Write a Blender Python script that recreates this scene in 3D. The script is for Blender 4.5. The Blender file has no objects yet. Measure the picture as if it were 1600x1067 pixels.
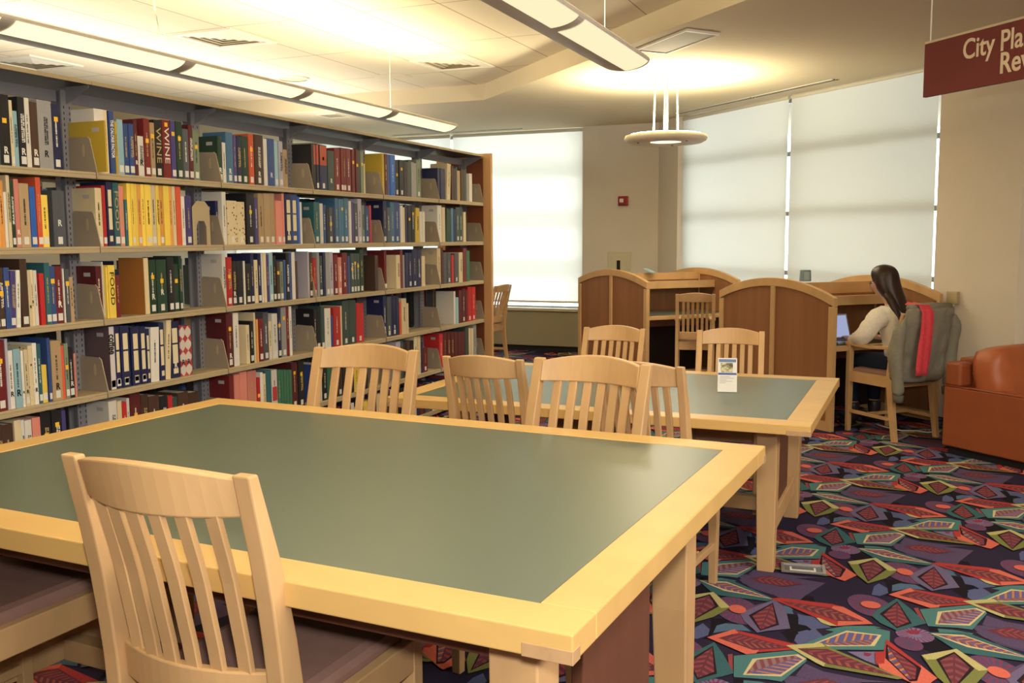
import bpy, bmesh, math, random
from mathutils import Vector, Matrix
PI = math.pi
R = math.radians
scene = bpy.context.scene
COL = scene.collection
rng = random.Random(7)

# ------------------------------------------------------------------ materials
def lin(c):
    return tuple((v/255/12.92 if v/255 <= .04045 else ((v/255+.055)/1.055)**2.4) for v in c)

MATS = {}
def mat(name, rgb, rough=.55, spec=.5, metal=0, var=0.0, vscale=20, stretch=(1, 1, 1), bump=0.0, objvar=0.0, coat=0, emit=None, estr=0, sheen=0):
    if name in MATS: return MATS[name]
    m = bpy.data.materials.new(name); m.use_nodes = True
    nt = m.node_tree; b = nt.nodes['Principled BSDF']
    c = lin(rgb) + (1,)
    b.inputs['Base Color'].default_value = c
    b.inputs['Roughness'].default_value = rough
    b.inputs['Specular IOR Level'].default_value = spec
    b.inputs['Metallic'].default_value = metal
    if coat: b.inputs['Coat Weight'].default_value = coat; b.inputs['Coat Roughness'].default_value = .25
    if sheen: b.inputs['Sheen Weight'].default_value = sheen
    if emit:
        b.inputs['Emission Color'].default_value = emit + (1,)
        b.inputs['Emission Strength'].default_value = estr
    last = None
    if var or bump:
        tc = nt.nodes.new('ShaderNodeTexCoord'); mp = nt.nodes.new('ShaderNodeMapping')
        mp.inputs['Scale'].default_value = stretch
        nz = nt.nodes.new('ShaderNodeTexNoise'); nz.inputs['Scale'].default_value = vscale
        nz.inputs['Detail'].default_value = 6
        nt.links.new(tc.outputs['Object'], mp.inputs['Vector']); nt.links.new(mp.outputs[0], nz.inputs['Vector'])
        if var:
            rp = nt.nodes.new('ShaderNodeMapRange')
            rp.inputs['From Min'].default_value = .3; rp.inputs['From Max'].default_value = .7
            rp.inputs['To Min'].default_value = 1-var; rp.inputs['To Max'].default_value = 1+var
            nt.links.new(nz.outputs['Fac'], rp.inputs['Value'])
            last = rp.outputs[0]
        if bump:
            bp = nt.nodes.new('ShaderNodeBump'); bp.inputs['Strength'].default_value = bump; bp.inputs['Distance'].default_value = .01
            nt.links.new(nz.outputs['Fac'], bp.inputs['Height']); nt.links.new(bp.outputs[0], b.inputs['Normal'])
    if objvar:
        oi = nt.nodes.new('ShaderNodeObjectInfo'); r2 = nt.nodes.new('ShaderNodeMapRange')
        r2.inputs['To Min'].default_value = 1-objvar; r2.inputs['To Max'].default_value = 1+objvar
        nt.links.new(oi.outputs['Random'], r2.inputs['Value'])
        if last:
            mu = nt.nodes.new('ShaderNodeMath'); mu.operation = 'MULTIPLY'
            nt.links.new(last, mu.inputs[0]); nt.links.new(r2.outputs[0], mu.inputs[1]); last = mu.outputs[0]
        else: last = r2.outputs[0]
    if last:
        vm = nt.nodes.new('ShaderNodeVectorMath'); vm.operation = 'SCALE'
        vm.inputs[0].default_value = c[:3]
        nt.links.new(last, vm.inputs['Scale']); nt.links.new(vm.outputs[0], b.inputs['Base Color'])
    MATS[name] = m
    return m

MAPLE = mat('maple', (196, 158, 110), .42, .4, var=.10, vscale=9, stretch=(1, 1, .35), objvar=.06)
MAPLE_TOP = mat('maple_edge', (206, 168, 102), .36, .45, var=.06, vscale=8, stretch=(.4, 1, 1))
CHERRY = mat('brown_veneer', (140, 95, 60), .5, .35, var=.14, vscale=7, stretch=(2.2, 2.2, .12))
CARMAPLE = mat('honey_maple', (194, 156, 106), .45, .35, var=.08, vscale=8, stretch=(1, 1, .3))
LAMINATE = mat('green_laminate', (84, 97, 85), .31, .36)
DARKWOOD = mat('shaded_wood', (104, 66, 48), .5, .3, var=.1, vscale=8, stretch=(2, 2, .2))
SEATM = mat('brown_vinyl', (148, 114, 102), .5, .35, var=.06, vscale=30)
GREYMETAL = mat('grey_steel', (128, 126, 130), .5, .4, var=.03, vscale=15)
TAUPE = mat('taupe_steel', (150, 138, 122), .5, .35, var=.04, vscale=10)
SHELFM = mat('beige_shelf', (174, 158, 126), .5, .35, var=.015, vscale=12)
PAGES = mat('page_edges', (205, 200, 184), .85, .1, var=.10, vscale=60, stretch=(1, 14, .3))
WALLM = mat('wall_paint', (216, 207, 190), .8, .2, var=.02, vscale=3)
WHITEM = mat('white_trim', (222, 216, 200), .6, .3)
BLACKM = mat('black_plastic', (26, 25, 27), .5, .4)
PAPER = mat('white_paper', (226, 224, 216), .7, .2)
YSTICK = mat('yellow_sticker', (240, 190, 50), .6, .3)
LBL = mat('call_label', (214, 212, 204), .6, .3)
CREAMLBL = mat('cream_label', (222, 208, 170), .6, .3)
INKW = mat('white_ink', (226, 224, 214), .6, .3)
INKB = mat('black_ink', (24, 22, 22), .6, .3)
INKG = mat('gold_ink', (186, 164, 104), .5, .3)

# ------------------------------------------------------------------ mesh helpers
class MB:
    def __init__(s): s.v = []; s.f = []; s.m = []
    def add(s, verts, faces, mi=0):
        o = len(s.v); s.v += [tuple(p) for p in verts]
        s.f += [tuple(i+o for i in f) for f in faces]; s.m += [mi]*len(faces)
    def hexa(s, p, mi=0):     # 8 points: bottom 4 ccw, top 4 ccw
        s.add(p, [(3, 2, 1, 0), (4, 5, 6, 7), (0, 1, 5, 4), (1, 2, 6, 5), (2, 3, 7, 6), (3, 0, 4, 7)], mi)
    def box(s, x0, x1, y0, y1, z0, z1, mi=0):
        s.hexa([(x0, y0, z0), (x1, y0, z0), (x1, y1, z0), (x0, y1, z0), (x0, y0, z1), (x1, y0, z1), (x1, y1, z1), (x0, y1, z1)], mi)
    def bar(s, a, b, w, t, up=(0, 0, 1), mi=0):   # rectangular bar from a to b
        a = Vector(a); b = Vector(b); d = (b-a).normalized(); u = Vector(up)
        x = d.cross(u)
        if x.length < 1e-4: x = d.cross(Vector((0, 1, 0)))
        x.normalize(); y = x.cross(d)
        q = [(-w/2, -t/2), (w/2, -t/2), (w/2, t/2), (-w/2, t/2)]
        s.hexa([a+x*i+y*j for i, j in q]+[b+x*i+y*j for i, j in q], mi)
    def loft(s, rings, cap=True, mi=0, closed=True):
        n = len(rings[0]); o = len(s.v)
        for r in rings: s.v += [tuple(p) for p in r]
        fs = []
        for k in range(len(rings)-1):
            for i in range(n if closed else n-1):
                j = (i+1) % n
                fs.append((o+k*n+i, o+k*n+j, o+(k+1)*n+j, o+(k+1)*n+i))
        if cap:
            fs.append(tuple(o+i for i in range(n))[::-1]); fs.append(tuple(o+(len(rings)-1)*n+i for i in range(n)))
        s.f += fs; s.m += [mi]*len(fs)
    def tube(s, path, r, n=8, mi=0):
        path = [Vector(p) for p in path]; rings = []
        for k, p in enumerate(path):
            d = (path[min(k+1, len(path)-1)]-path[max(k-1, 0)]).normalized()
            u = Vector((0, 0, 1)) if abs(d.z) < .9 else Vector((0, 1, 0))
            x = d.cross(u).normalized(); y = x.cross(d)
            rr = r[k] if isinstance(r, (list, tuple)) else r
            rings.append([p+x*rr*math.cos(2*PI*i/n)+y*rr*math.sin(2*PI*i/n) for i in range(n)])
        s.loft(rings, True, mi)
    def lathe(s, prof, n=24, c=(0, 0, 0), mi=0, cap=True):
        rings = [[(c[0]+r*math.cos(2*PI*i/n), c[1]+r*math.sin(2*PI*i/n), c[2]+z) for i in range(n)] for r, z in prof]
        s.loft(rings, cap, mi)
    def prism(s, poly, z0, z1, mi=0):
        s.loft([[(x, y, z0) for x, y in poly], [(x, y, z1) for x, y in poly]], True, mi)
    def slab(s, poly, fn, t0, t1, mi=0):   # polygon in 2D mapped by fn(a,b,t)
        s.loft([[fn(a, b, t0) for a, b in poly], [fn(a, b, t1) for a, b in poly]], True, mi)
    def build(s, name, mats, parent=None, smooth=False, bevel=0, mtx=None, seg=2, fix=True):
        me = bpy.data.meshes.new(name); me.from_pydata(s.v, [], s.f)
        if not isinstance(mats, (list, tuple)): mats = [mats]
        for m in mats: me.materials.append(m)
        me.polygons.foreach_set('material_index', s.m)
        if smooth: me.polygons.foreach_set('use_smooth', [True]*len(me.polygons))
        if fix:
            bm = bmesh.new(); bm.from_mesh(me); bmesh.ops.recalc_face_normals(bm, faces=bm.faces); bm.to_mesh(me); bm.free()
        o = bpy.data.objects.new(name, me); COL.objects.link(o)
        if parent: o.parent = parent
        if mtx is not None: o.matrix_local = mtx
        if bevel:
            b = o.modifiers.new('Bevel', 'BEVEL'); b.width = bevel; b.segments = seg; b.limit_method = 'ANGLE'; b.angle_limit = R(40)
        return o

def tag(o, label=None, cat=None, group=None, kind=None):
    if label: o['label'] = label
    if cat: o['category'] = cat
    if group: o['group'] = group
    if kind: o['kind'] = kind
    return o
def empty(name, loc=(0, 0, 0), rz=0):
    o = bpy.data.objects.new(name, None); COL.objects.link(o); o.location = loc; o.rotation_euler.z = rz
    o.empty_display_size = .1
    return o
def struct(o): o['kind'] = 'structure'; return o
KIDS = {}
def children(o): return [c for c in bpy.data.objects if c.parent == o]
def copy_tree(o, parent=None, kids=None):
    c = o.copy(); COL.objects.link(c)
    if parent: c.parent = parent
    for ch in (kids if kids is not None else children(o)): copy_tree(ch, c)
    return c
def text_mesh(txt, bold=0.0, align='CENTER', extrude=.02, size=1.0):
    cu = bpy.data.curves.new('text', 'FONT'); cu.body = txt; cu.align_x = align; cu.align_y = 'CENTER'
    cu.offset = bold; cu.extrude = extrude; cu.size = size; cu.resolution_u = 4
    o = bpy.data.objects.new('text', cu); COL.objects.link(o)
    dg = bpy.context.evaluated_depsgraph_get()
    me = bpy.data.meshes.new_from_object(o.evaluated_get(dg))
    bpy.data.objects.remove(o); bpy.data.curves.remove(cu)
    return me
def mesh_obj(name, me, material, parent, mtx):
    me2 = me
    if not me2.materials: me2.materials.append(material)
    o = bpy.data.objects.new(name, me2); COL.objects.link(o); o.parent = parent; o.matrix_local = mtx
    o.material_slots[0].link = 'OBJECT'; o.material_slots[0].material = material
    return o
def frame(o, x, y, z):   # matrix from origin and axes
    m = Matrix.Identity(4)
    for i, a in enumerate((x, y, z)):
        a = Vector(a)
        for k in range(3): m[k][i] = a[k]
    for k in range(3): m[k][3] = o[k]
    return m

# ------------------------------------------------------------------ camera
yaw, pitch, roll = .3952, .1075, -.006
cy, sy, cp, sp = math.cos(yaw), math.sin(yaw), math.cos(pitch), math.sin(pitch)
fw = Vector((-sy*cp, cy*cp, -sp)); rt = Vector((cy, sy, 0)); up = rt.cross(fw)
rt, up = math.cos(roll)*rt+math.sin(roll)*up, -math.sin(roll)*rt+math.cos(roll)*up
cam = bpy.data.cameras.new('camera'); cam.sensor_width = 36; cam.lens = 1494.17/1600*36; cam.clip_start = .02; cam.clip_end = 200
camo = bpy.data.objects.new('camera', cam); COL.objects.link(camo)
camo.matrix_world = frame((0, 0, 1.4), rt, up, -fw)
scene.camera = camo
EYE = Vector((0, 0, 1.4))
scene.view_settings.view_transform = 'Standard'
scene.view_settings.look = 'None'
scene.view_settings.gamma = 1
scene.view_settings.use_curve_mapping = False
scene.view_settings.exposure = 0.0
try:
    scene.cycles.use_denoising = True
    scene.cycles.max_bounces = 8; scene.cycles.diffuse_bounces = 5; scene.cycles.glossy_bounces = 3
    scene.cycles.transmission_bounces = 4; scene.cycles.sample_clamp_indirect = 6
except Exception: pass

# ------------------------------------------------------------------ room
HC, HT = 2.725, 2.875
# carpet: woven leaf pattern, kept inside the floor's own mesh
CCOL = dict(bg=(46, 40, 60), black=(33, 29, 36), purple=(84, 71, 101), blue=(84, 90, 128), blueteal=(79, 103, 129), lilac=(115, 106, 141), lilacd=(113, 93, 115),
    teal=(75, 117, 118), tealm=(59, 96, 101), red=(160, 58, 57), salmon=(197, 101, 86), yellow=(174, 167, 115), olive=(115, 119, 69),
    maroon=(100, 55, 66), maroonl=(126, 71, 76), mauve=(137, 109, 116), strip=(138, 68, 72), strip2=(143, 82, 71), orange=(186, 122, 77),
    bluest=(90, 91, 141), cream=(193, 180, 137), dark=(44, 32, 39), crimson=(132, 52, 73), purplel=(103, 93, 125), ray=(117, 61, 87))
CNAME = list(CCOL)
CARPET = [('P','black',[(0.192,4.228),(0.237,4.23),(0.286,4.147),(0.297,4.108),(0.25,4.041),(0.242,3.964),(0.195,4.054),(0.222,4.093)]),('P','black',[(-0.233,4.396),(-0.178,4.426),(-0.11,4.341),(-0.099,4.319),(-0.176,4.289)]),('P','black',[(0.077,3.47),(0.131,3.524),(0.192,3.434),(0.135,3.381),(0.084,3.421)]),('P','black',[(-0.059,4.083),(0.018,4.113),(0.0,4.055),(-0.026,3.994),(-0.028,3.91),(-0.05,3.887),(-0.039,3.975)]),('P','black',[(0.208,4.441),(0.27,4.449),(0.281,4.396),(0.211,4.385)]),('P','black',[(0.101,3.624),(0.137,3.632),(0.132,3.585),(0.109,3.581)]),('P','black',[(-0.392,3.561),(-0.346,3.569),(-0.333,3.514),(-0.297,3.44),(-0.342,3.404),(-0.339,3.349),(-0.364,3.358),(-0.368,3.45)]),('P','teal',[(0.133,3.625),(0.184,3.634),(0.25,3.626),(0.217,3.58),(0.14,3.583)]),('P','blueteal',[(-0.425,3.653),(-0.388,3.657),(-0.365,3.613),(-0.376,3.587),(-0.408,3.606)]),('P','blue',[(0.251,4.074),(0.281,4.107),(0.326,4.063),(0.319,4.011),(0.276,4.003)]),('P','blueteal',[(0.129,4.296),(0.203,4.294),(0.219,4.238),(0.155,4.228)]),('P','blue',[(-0.501,3.793),(-0.45,3.825),(-0.379,3.807),(-0.377,3.727),(-0.446,3.734)]),('P','teal',[(-0.238,3.464),(-0.174,3.528),(-0.08,3.565),(-0.053,3.557),(-0.139,3.513),(-0.203,3.459)]),('P','purple',[(-0.047,4.587),(0.125,4.637),(0.302,4.616),(0.246,4.457),(0.141,4.398),(0.035,4.441),(-0.005,4.495)]),('P','purple',[(0.017,4.189),(0.092,4.297),(0.207,4.424),(0.258,4.512),(0.225,4.382),(0.063,4.117)]),('P','blue',[(0.25,4.048),(0.306,4.126),(0.337,4.069),(0.318,3.981),(0.275,3.944),(0.248,3.993)]),('P','blue',[(0.237,4.23),(0.313,4.246),(0.343,4.155),(0.298,4.137),(0.246,4.145)]),('P','blue',[(-0.098,3.882),(-0.093,3.982),(-0.076,4.025),(-0.043,3.98),(-0.038,3.926),(-0.067,3.881)]),('P','blueteal',[(-0.026,4.023),(0.0,4.055),(0.059,4.064),(0.098,4.015),(0.036,4.005),(-0.025,3.952)]),('P','lilac',[(-0.153,3.301),(-0.059,3.338),(-0.053,3.226),(-0.094,3.25)]),('P','purple',[(-0.276,3.153),(-0.216,3.114),(-0.088,3.104),(-0.005,3.117),(-0.204,3.038),(-0.296,3.051)]),('P','blue',[(-0.347,3.579),(-0.28,3.555),(-0.219,3.491),(-0.284,3.446),(-0.333,3.514)]),('P','purple',[(0.142,4.483),(0.219,4.479),(0.211,4.393),(0.14,4.381)]),('P','purple',[(0.256,3.636),(0.42,3.76),(0.399,3.536),(0.359,3.543),(0.281,3.597)]),('E','purple',(0.02,4.195),0.082,0.136,'ray'),('E','purple',(-0.097,3.76),0.079,0.117,'ray'),('E','lilac',(0.058,3.533),0.063,0.066,'ray'),('E','purple',(0.038,3.444),0.045,0.058,'ray'),('L','maroon',[(0.009,4.558),(0.085,4.617),(0.22,4.566),(0.152,4.508),(0.055,4.515)],(0.009,4.558),(0.22,4.566),['maroon','strip'],['maroon','strip'],None,7),('P','crimson',[(0.026,3.554),(0.054,3.576),(0.077,3.574),(0.069,3.538),(0.042,3.53)]),('P','crimson',[(-0.101,3.313),(-0.076,3.311),(-0.083,3.289),(-0.099,3.289)]),('P','strip',[(0.054,3.791),(0.069,3.801),(0.092,3.671),(0.083,3.659)]),('P','teal',[(0.075,3.787),(0.295,3.932),(0.305,3.835),(0.247,3.653),(0.2,3.652),(0.102,3.629)]),('L','lilacd',[(0.137,3.787),(0.273,3.879),(0.302,3.853),(0.241,3.689),(0.126,3.656)],(0.126,3.656),(0.291,3.873),['maroonl','mauve'],['orange','bluest','bluest'],'cream',7),('P','teal',[(-0.297,3.304),(-0.173,3.509),(-0.073,3.54),(-0.024,3.531),(-0.022,3.362),(-0.208,3.292)]),('L','lilacd',[(-0.266,3.321),(-0.167,3.478),(-0.051,3.483),(-0.07,3.377),(-0.219,3.316)],(-0.253,3.321),(-0.058,3.444),['orange','bluest','bluest'],['maroonl','mauve'],'cream',7),('P','tealm',[(-0.185,4.456),(-0.06,4.505),(0.135,4.355),(0.111,4.321),(-0.09,4.315)]),('L','lilacd',[(-0.177,4.45),(-0.07,4.476),(0.126,4.352),(-0.062,4.371)],(-0.177,4.45),(0.126,4.352),['orange','bluest','maroonl'],['orange','maroonl','bluest'],'cream',9),('P','purplel',[(0.135,4.353),(0.186,4.272),(0.224,4.087),(0.151,4.036),(0.12,4.007),(0.059,4.097),(0.034,4.165)]),('L','maroon',[(0.134,4.314),(0.183,4.106),(0.127,4.027),(0.067,4.155)],(0.134,4.314),(0.127,4.027),['maroon','strip'],['maroon','strip'],'dark',6),('P','tealm',[(-0.006,3.871),(0.037,3.791),(0.098,3.655),(0.062,3.613),(-0.001,3.543),(-0.059,3.594),(-0.09,3.654),(-0.071,3.723)]),('L','maroon',[(-0.004,3.839),(0.048,3.631),(-0.002,3.565),(-0.063,3.682)],(-0.004,3.839),(-0.002,3.565),['maroon','strip'],['maroon','strip'],'dark',6),('P','red',[(-0.458,3.69),(-0.421,3.712),(-0.232,3.717),(-0.192,3.703),(-0.109,3.613),(-0.082,3.574),(-0.147,3.539),(-0.2,3.506),(-0.266,3.55),(-0.366,3.623)]),('P','salmon',[(-0.227,3.7),(-0.192,3.703),(-0.109,3.613),(-0.082,3.574),(-0.147,3.539),(-0.2,3.506),(-0.2,3.555),(-0.114,3.585),(-0.233,3.671)]),('L','maroon',[(-0.417,3.676),(-0.233,3.674),(-0.115,3.585),(-0.203,3.553),(-0.299,3.606)],(-0.417,3.676),(-0.115,3.585),['maroon','strip2'],['maroon','strip2'],None,9),('P','yellow',[(-0.277,3.556),(-0.266,3.558),(-0.2,3.506),(-0.227,3.499),(-0.256,3.517)]),('P','red',[(0.036,4.002),(0.072,3.994),(0.287,3.949),(0.252,3.905),(0.129,3.83),(0.045,3.953)]),('P','salmon',[(-0.037,3.899),(0.041,4.006),(0.058,3.979),(0.002,3.908),(0.13,3.853),(0.147,3.86),(0.142,3.83),(0.112,3.811)]),('L','maroon',[(-0.0,3.907),(0.063,3.973),(0.244,3.918),(0.13,3.853)],(-0.0,3.907),(0.244,3.918),['maroon','strip'],['maroon','strip2'],None,8),('P','salmon',[(0.226,4.876),(0.253,4.892),(0.259,5.0),(0.367,4.826),(0.415,4.744),(0.374,4.658),(0.357,4.666),(0.243,4.754)]),('P','red',[(0.226,4.876),(0.253,4.892),(0.259,5.0),(0.367,4.826),(0.368,4.792),(0.26,4.951),(0.257,4.794),(0.232,4.78)]),('L','maroon',[(0.259,4.957),(0.369,4.802),(0.356,4.699),(0.335,4.686),(0.259,4.837)],(0.259,4.957),(0.347,4.693),['maroon','strip'],['orange','bluest','maroonl'],'dark',6),('P','olive',[(-0.35,3.265),(-0.24,3.331),(-0.198,3.296),(0.024,3.149),(0.006,3.136),(-0.218,3.144),(-0.245,3.165)]),('P','yellow',[(-0.35,3.267),(-0.24,3.332),(-0.225,3.306),(-0.312,3.254),(-0.214,3.169),(-0.218,3.144),(-0.245,3.165)]),('L','maroon',[(-0.312,3.254),(-0.217,3.288),(0.0,3.155),(-0.015,3.155),(-0.208,3.168)],(-0.312,3.254),(0.0,3.155),['maroon','strip'],['maroon','strip2'],None,9),('P','olive',[(-0.208,4.24),(-0.098,4.337),(-0.008,4.202),(-0.05,4.086),(-0.116,3.996),(-0.164,4.086)]),('P','yellow',[(-0.208,4.24),(-0.098,4.337),(-0.008,4.202),(-0.038,4.182),(-0.05,4.196),(-0.106,4.308),(-0.164,4.224),(-0.192,4.209)]),('L','maroon',[(-0.164,4.224),(-0.106,4.308),(-0.05,4.196),(-0.117,4.016)],(-0.106,4.308),(-0.117,4.016),['maroon','maroonl'],['maroon','maroonl'],'dark',5),('E','salmon',(0.02,4.195),0.031,0.042,None),('E','salmon',(-0.097,3.76),0.036,0.037,None)]
LA, LB = (.2856, -.8867), (.2926, 1.5521)
def clip(poly, nx, ny, c):      # keep nx*x+ny*y >= c
    out = []
    for i in range(len(poly)):
        p, q = poly[i], poly[(i+1) % len(poly)]
        dp, dq = nx*p[0]+ny*p[1]-c, nx*q[0]+ny*q[1]-c
        if dp >= 0: out.append(p)
        if (dp > 0) != (dq > 0) and dp != dq:
            t = dp/(dp-dq); out.append((p[0]+(q[0]-p[0])*t, p[1]+(q[1]-p[1])*t))
    return out
cell = []      # (poly, colour, layer)
lay = 0
for it in CARPET:
    lay += 1
    if it[0] == 'P': cell.append((it[2], it[1], lay))
    elif it[0] == 'E':
        _, c, (cx, cyy), r1, r2, ray = it
        r = (r1+r2)/2*1.0
        el = [(cx+r1*math.cos(2*PI*k/20)*.923-r2*math.sin(2*PI*k/20)*.384, cyy+r1*math.cos(2*PI*k/20)*.384+r2*math.sin(2*PI*k/20)*.923) for k in range(20)]
        cell.append((el, c, lay))
        if ray:
            for k in range(20):
                a0, a1 = 2*PI*(k+.28)/20, 2*PI*(k+.72)/20
                q = []
                for rr, a in ((.35, a0), (.97, a0), (.97, a1), (.35, a1)):
                    X, Y = r1*rr*math.cos(a), r2*rr*math.sin(a); q.append((cx+X*.923-Y*.384, cyy+X*.384+Y*.923))
                cell.append((q, 'ray', lay+.4))
    else:
        _, base, pts, v0, v1, c0, c1, border, n = it
        cell.append((pts, border or base, lay))
        mx = sum(p[0] for p in pts)/len(pts); my = sum(p[1] for p in pts)/len(pts)
        dd = [math.hypot(p[0]-mx, p[1]-my) for p in pts]; ins = .011
        inner = [(mx+(p[0]-mx)*max(.5, 1-ins/max(d, .02)*1.3), my+(p[1]-my)*max(.5, 1-ins/max(d, .02)*1.3)) for p, d in zip(pts, dd)]
        cell.append((inner, base, lay+.3))
        L = math.hypot(v1[0]-v0[0], v1[1]-v0[1]); ux, uy = (v1[0]-v0[0])/L, (v1[1]-v0[1])/L
        for side, cc in ((1, c0), (-1, c1)):
            nx, ny = -uy*side, ux*side
            half = clip(inner, nx, ny, nx*v0[0]+ny*v0[1]+.003)
            if len(half) < 3: continue
            bx, by = ux*.80-nx*.60, uy*.80-ny*.60      # band normal
            ts = [bx*p[0]+by*p[1] for p in half]; lo, hi = min(ts), max(ts)
            nb = n*len(cc)//1
            for k in range(nb):
                a, b2 = lo+(hi-lo)*(k+.06)/nb, lo+(hi-lo)*(k+.94)/nb
                q = clip(clip(half, bx, by, a), -bx, -by, -b2)
                if len(q) >= 3: cell.append((q, cc[k % len(cc)], lay+.5))
cmats = []
for k in CNAME:
    cmats.append(mat('carpet_'+k, CCOL[k], .95, .05, var=.16, vscale=260))
fl = MB()
fl.add([(-9, -4, 0), (6, -4, 0), (6, 13, 0), (-9, 13, 0)], [(0, 1, 2, 3)], CNAME.index('bg'))
det = LA[0]*LB[1]-LA[1]*LB[0]
for i in range(-40, 40):
    for j in range(-40, 40):
        ox, oy = i*LA[0]+j*LB[0], i*LA[1]+j*LB[1]
        X, Y = ox+.05, oy+4.2
        if not (-5.6 < X < 4.2 and 0 < Y < 11.2): continue
        if X < -3.9 and Y < 7.4: continue
        if X > 4.2: continue
        if X > -2.0+(11.6-Y)*1.05 : continue
        for poly, c, l in cell:
            z = .00012*l
            o = len(fl.v)
            fl.v += [(x+ox, y+oy, z) for x, y in poly]; fl.f.append(tuple(range(o, o+len(poly)))); fl.m.append(CNAME.index(c))
floor = fl.build('floor', cmats, fix=False); struct(floor)
me = floor.data
bm = bmesh.new(); bm.from_mesh(me)
for f in bm.faces:
    if f.normal.z < 0: f.normal_flip()
bm.to_mesh(me); bm.free()

# ceiling
def tile_mat():
    m = bpy.data.materials.new('acoustic_tiles'); m.use_nodes = True; nt = m.node_tree; b = nt.nodes['Principled BSDF']
    tc = nt.nodes.new('ShaderNodeTexCoord'); mp = nt.nodes.new('ShaderNodeMapping'); mp.inputs['Location'].default_value = (3.37, -5.57, 0)
    br = nt.nodes.new('ShaderNodeTexBrick'); br.offset = 0; br.inputs['Scale'].default_value = 1
    br.inputs['Brick Width'].default_value = .56; br.inputs['Row Height'].default_value = 1.12; br.inputs['Mortar Size'].default_value = .006; br.inputs['Mortar Smooth'].default_value = .2
    br.inputs['Color1'].default_value = lin((226, 214, 188))+(1,); br.inputs['Color2'].default_value = lin((222, 210, 184))+(1,); br.inputs['Mortar'].default_value = lin((168, 154, 128))+(1,)
    nt.links.new(tc.outputs['Object'], mp.inputs[0]); nt.links.new(mp.outputs[0], br.inputs['Vector']); nt.links.new(br.outputs['Color'], b.inputs['Base Color'])
    b.inputs['Roughness'].default_value = .9; b.inputs['Specular IOR Level'].default_value = .1
    return m
TILE = tile_mat()
CEILP = mat('ceiling_paint', (214, 200, 170), .85, .15, var=.01, vscale=2)
c = MB()
Pc = (-3.849, 8.575); Pa = (-9, 8.50); Pb = (6.0, -1.27)
c.add([(-9, -4, HT), (6, -4, HT), (Pb[0], Pb[1], HT), (Pc[0], Pc[1], HT), (-9, 8.5, HT)], [(0, 1, 2, 3, 4)], 0)
struct(c.build('ceiling_tiles', [TILE], fix=False))
c = MB()
c.add([(-9, 8.5, HC), (Pc[0], Pc[1], HC), (Pb[0], Pb[1], HC), (6, 13, HC), (-9, 13, HC)], [(0, 1, 2, 3, 4)], 0)
c.add([(-9, 8.5, HC), (Pc[0], Pc[1], HC), (Pc[0], Pc[1], HT+.02), (-9, 8.5, HT+.02)], [(0, 1, 2, 3)], 0)
c.add([Pc+(HC,), Pb+(HC,), Pb+(HT+.02,), Pc+(HT+.02,)], [(0, 1, 2, 3)], 0)
struct(c.build('ceiling', CEILP, fix=False))

def wall(name, a, b, z0=0, z1=HC, t=.12, side=1, m=WALLM):
    a = Vector(a); b = Vector(b); d = (b-a).normalized(); n = Vector((-d.y, d.x))*side*t
    w = MB(); w.prism([tuple(a), tuple(b), tuple(b+n), tuple(a+n)], z0, z1)
    return struct(w.build(name, m))
# back wall with its window opening
YB = 11.1
XW1 = -3.695
wall('wall_back', (XW1, YB), (-2.763, YB), side=1)
WD = Vector((.724, -.690)); WN = Vector((-.690, -.724))      # window wall: along, into the room
W0 = Vector((-2.447, 10.638))
wall('wall_corner', (-2.763, YB), (-2.447+.02, 10.638-.02), side=1, t=.14)
HEAT = mat('heater_enamel', (150, 140, 112), .55, .3)
w = MB(); w.box(-9, XW1, YB+.02, YB+.14, 0, .52); struct(w.build('wall_back_low', WALLM))
hc = empty('heater_cabinet', (-5.6, YB, 0)); tag(hc, 'low olive grey heater cabinet running under the shaded back window', 'heater')
b = MB(); b.box(-2.9, 5.6+XW1-.003, -.10, .018, .075, .505); b.build('cabinet_front', HEAT, hc, bevel=.004)
b = MB(); b.box(-2.9, 5.6+XW1-.003, -.13, .018, .507, .54); b.build('top_ledge', mat('ledge', (190, 176, 146), .5, .3), hc, bevel=.004)
b = MB(); b.box(-2.9, 5.6+XW1-.003, -.06, .018, 0.002, .072); b.build('kick_strip', BLACKM, hc)
# rest of the shell
wall('wall_left', (-9, -4), (-9, 13), z1=HT+.05, side=1)
wall('wall_rear', (-9, -4), (6, -4), z1=HT+.05, side=-1)
wall('wall_right', (6, -4), (6, 13), z1=HT+.05, side=-1)
# window wall at 45 degrees
def wp(s, off=0, z=0): p = W0+WD*s+WN*off; return (p.x, p.y, z)
SP = 3.625                      # where the pillar starts
w = MB(); w.prism([wp(0, -.06)[:2], wp(SP, -.06)[:2], wp(SP, -.2)[:2], wp(0, -.2)[:2]], 0, .60); struct(w.build('wall_window_low', WALLM))
w = MB(); w.prism([wp(SP, .02)[:2], wp(SP+.735, .02)[:2], wp(SP+.735, -.3)[:2], wp(SP, -.3)[:2]], 0, HC); struct(w.build('wall_pillar', WALLM))
pe = Vector(wp(SP+.735, .02)[:2])
wall('wall_alcove', tuple(pe), (6.0, pe.y+.9), side=1, m=mat('lit_wall_paint', (226, 218, 200), .8, .2))  # wall paint made paler in its colour, as this face catches the light

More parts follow.
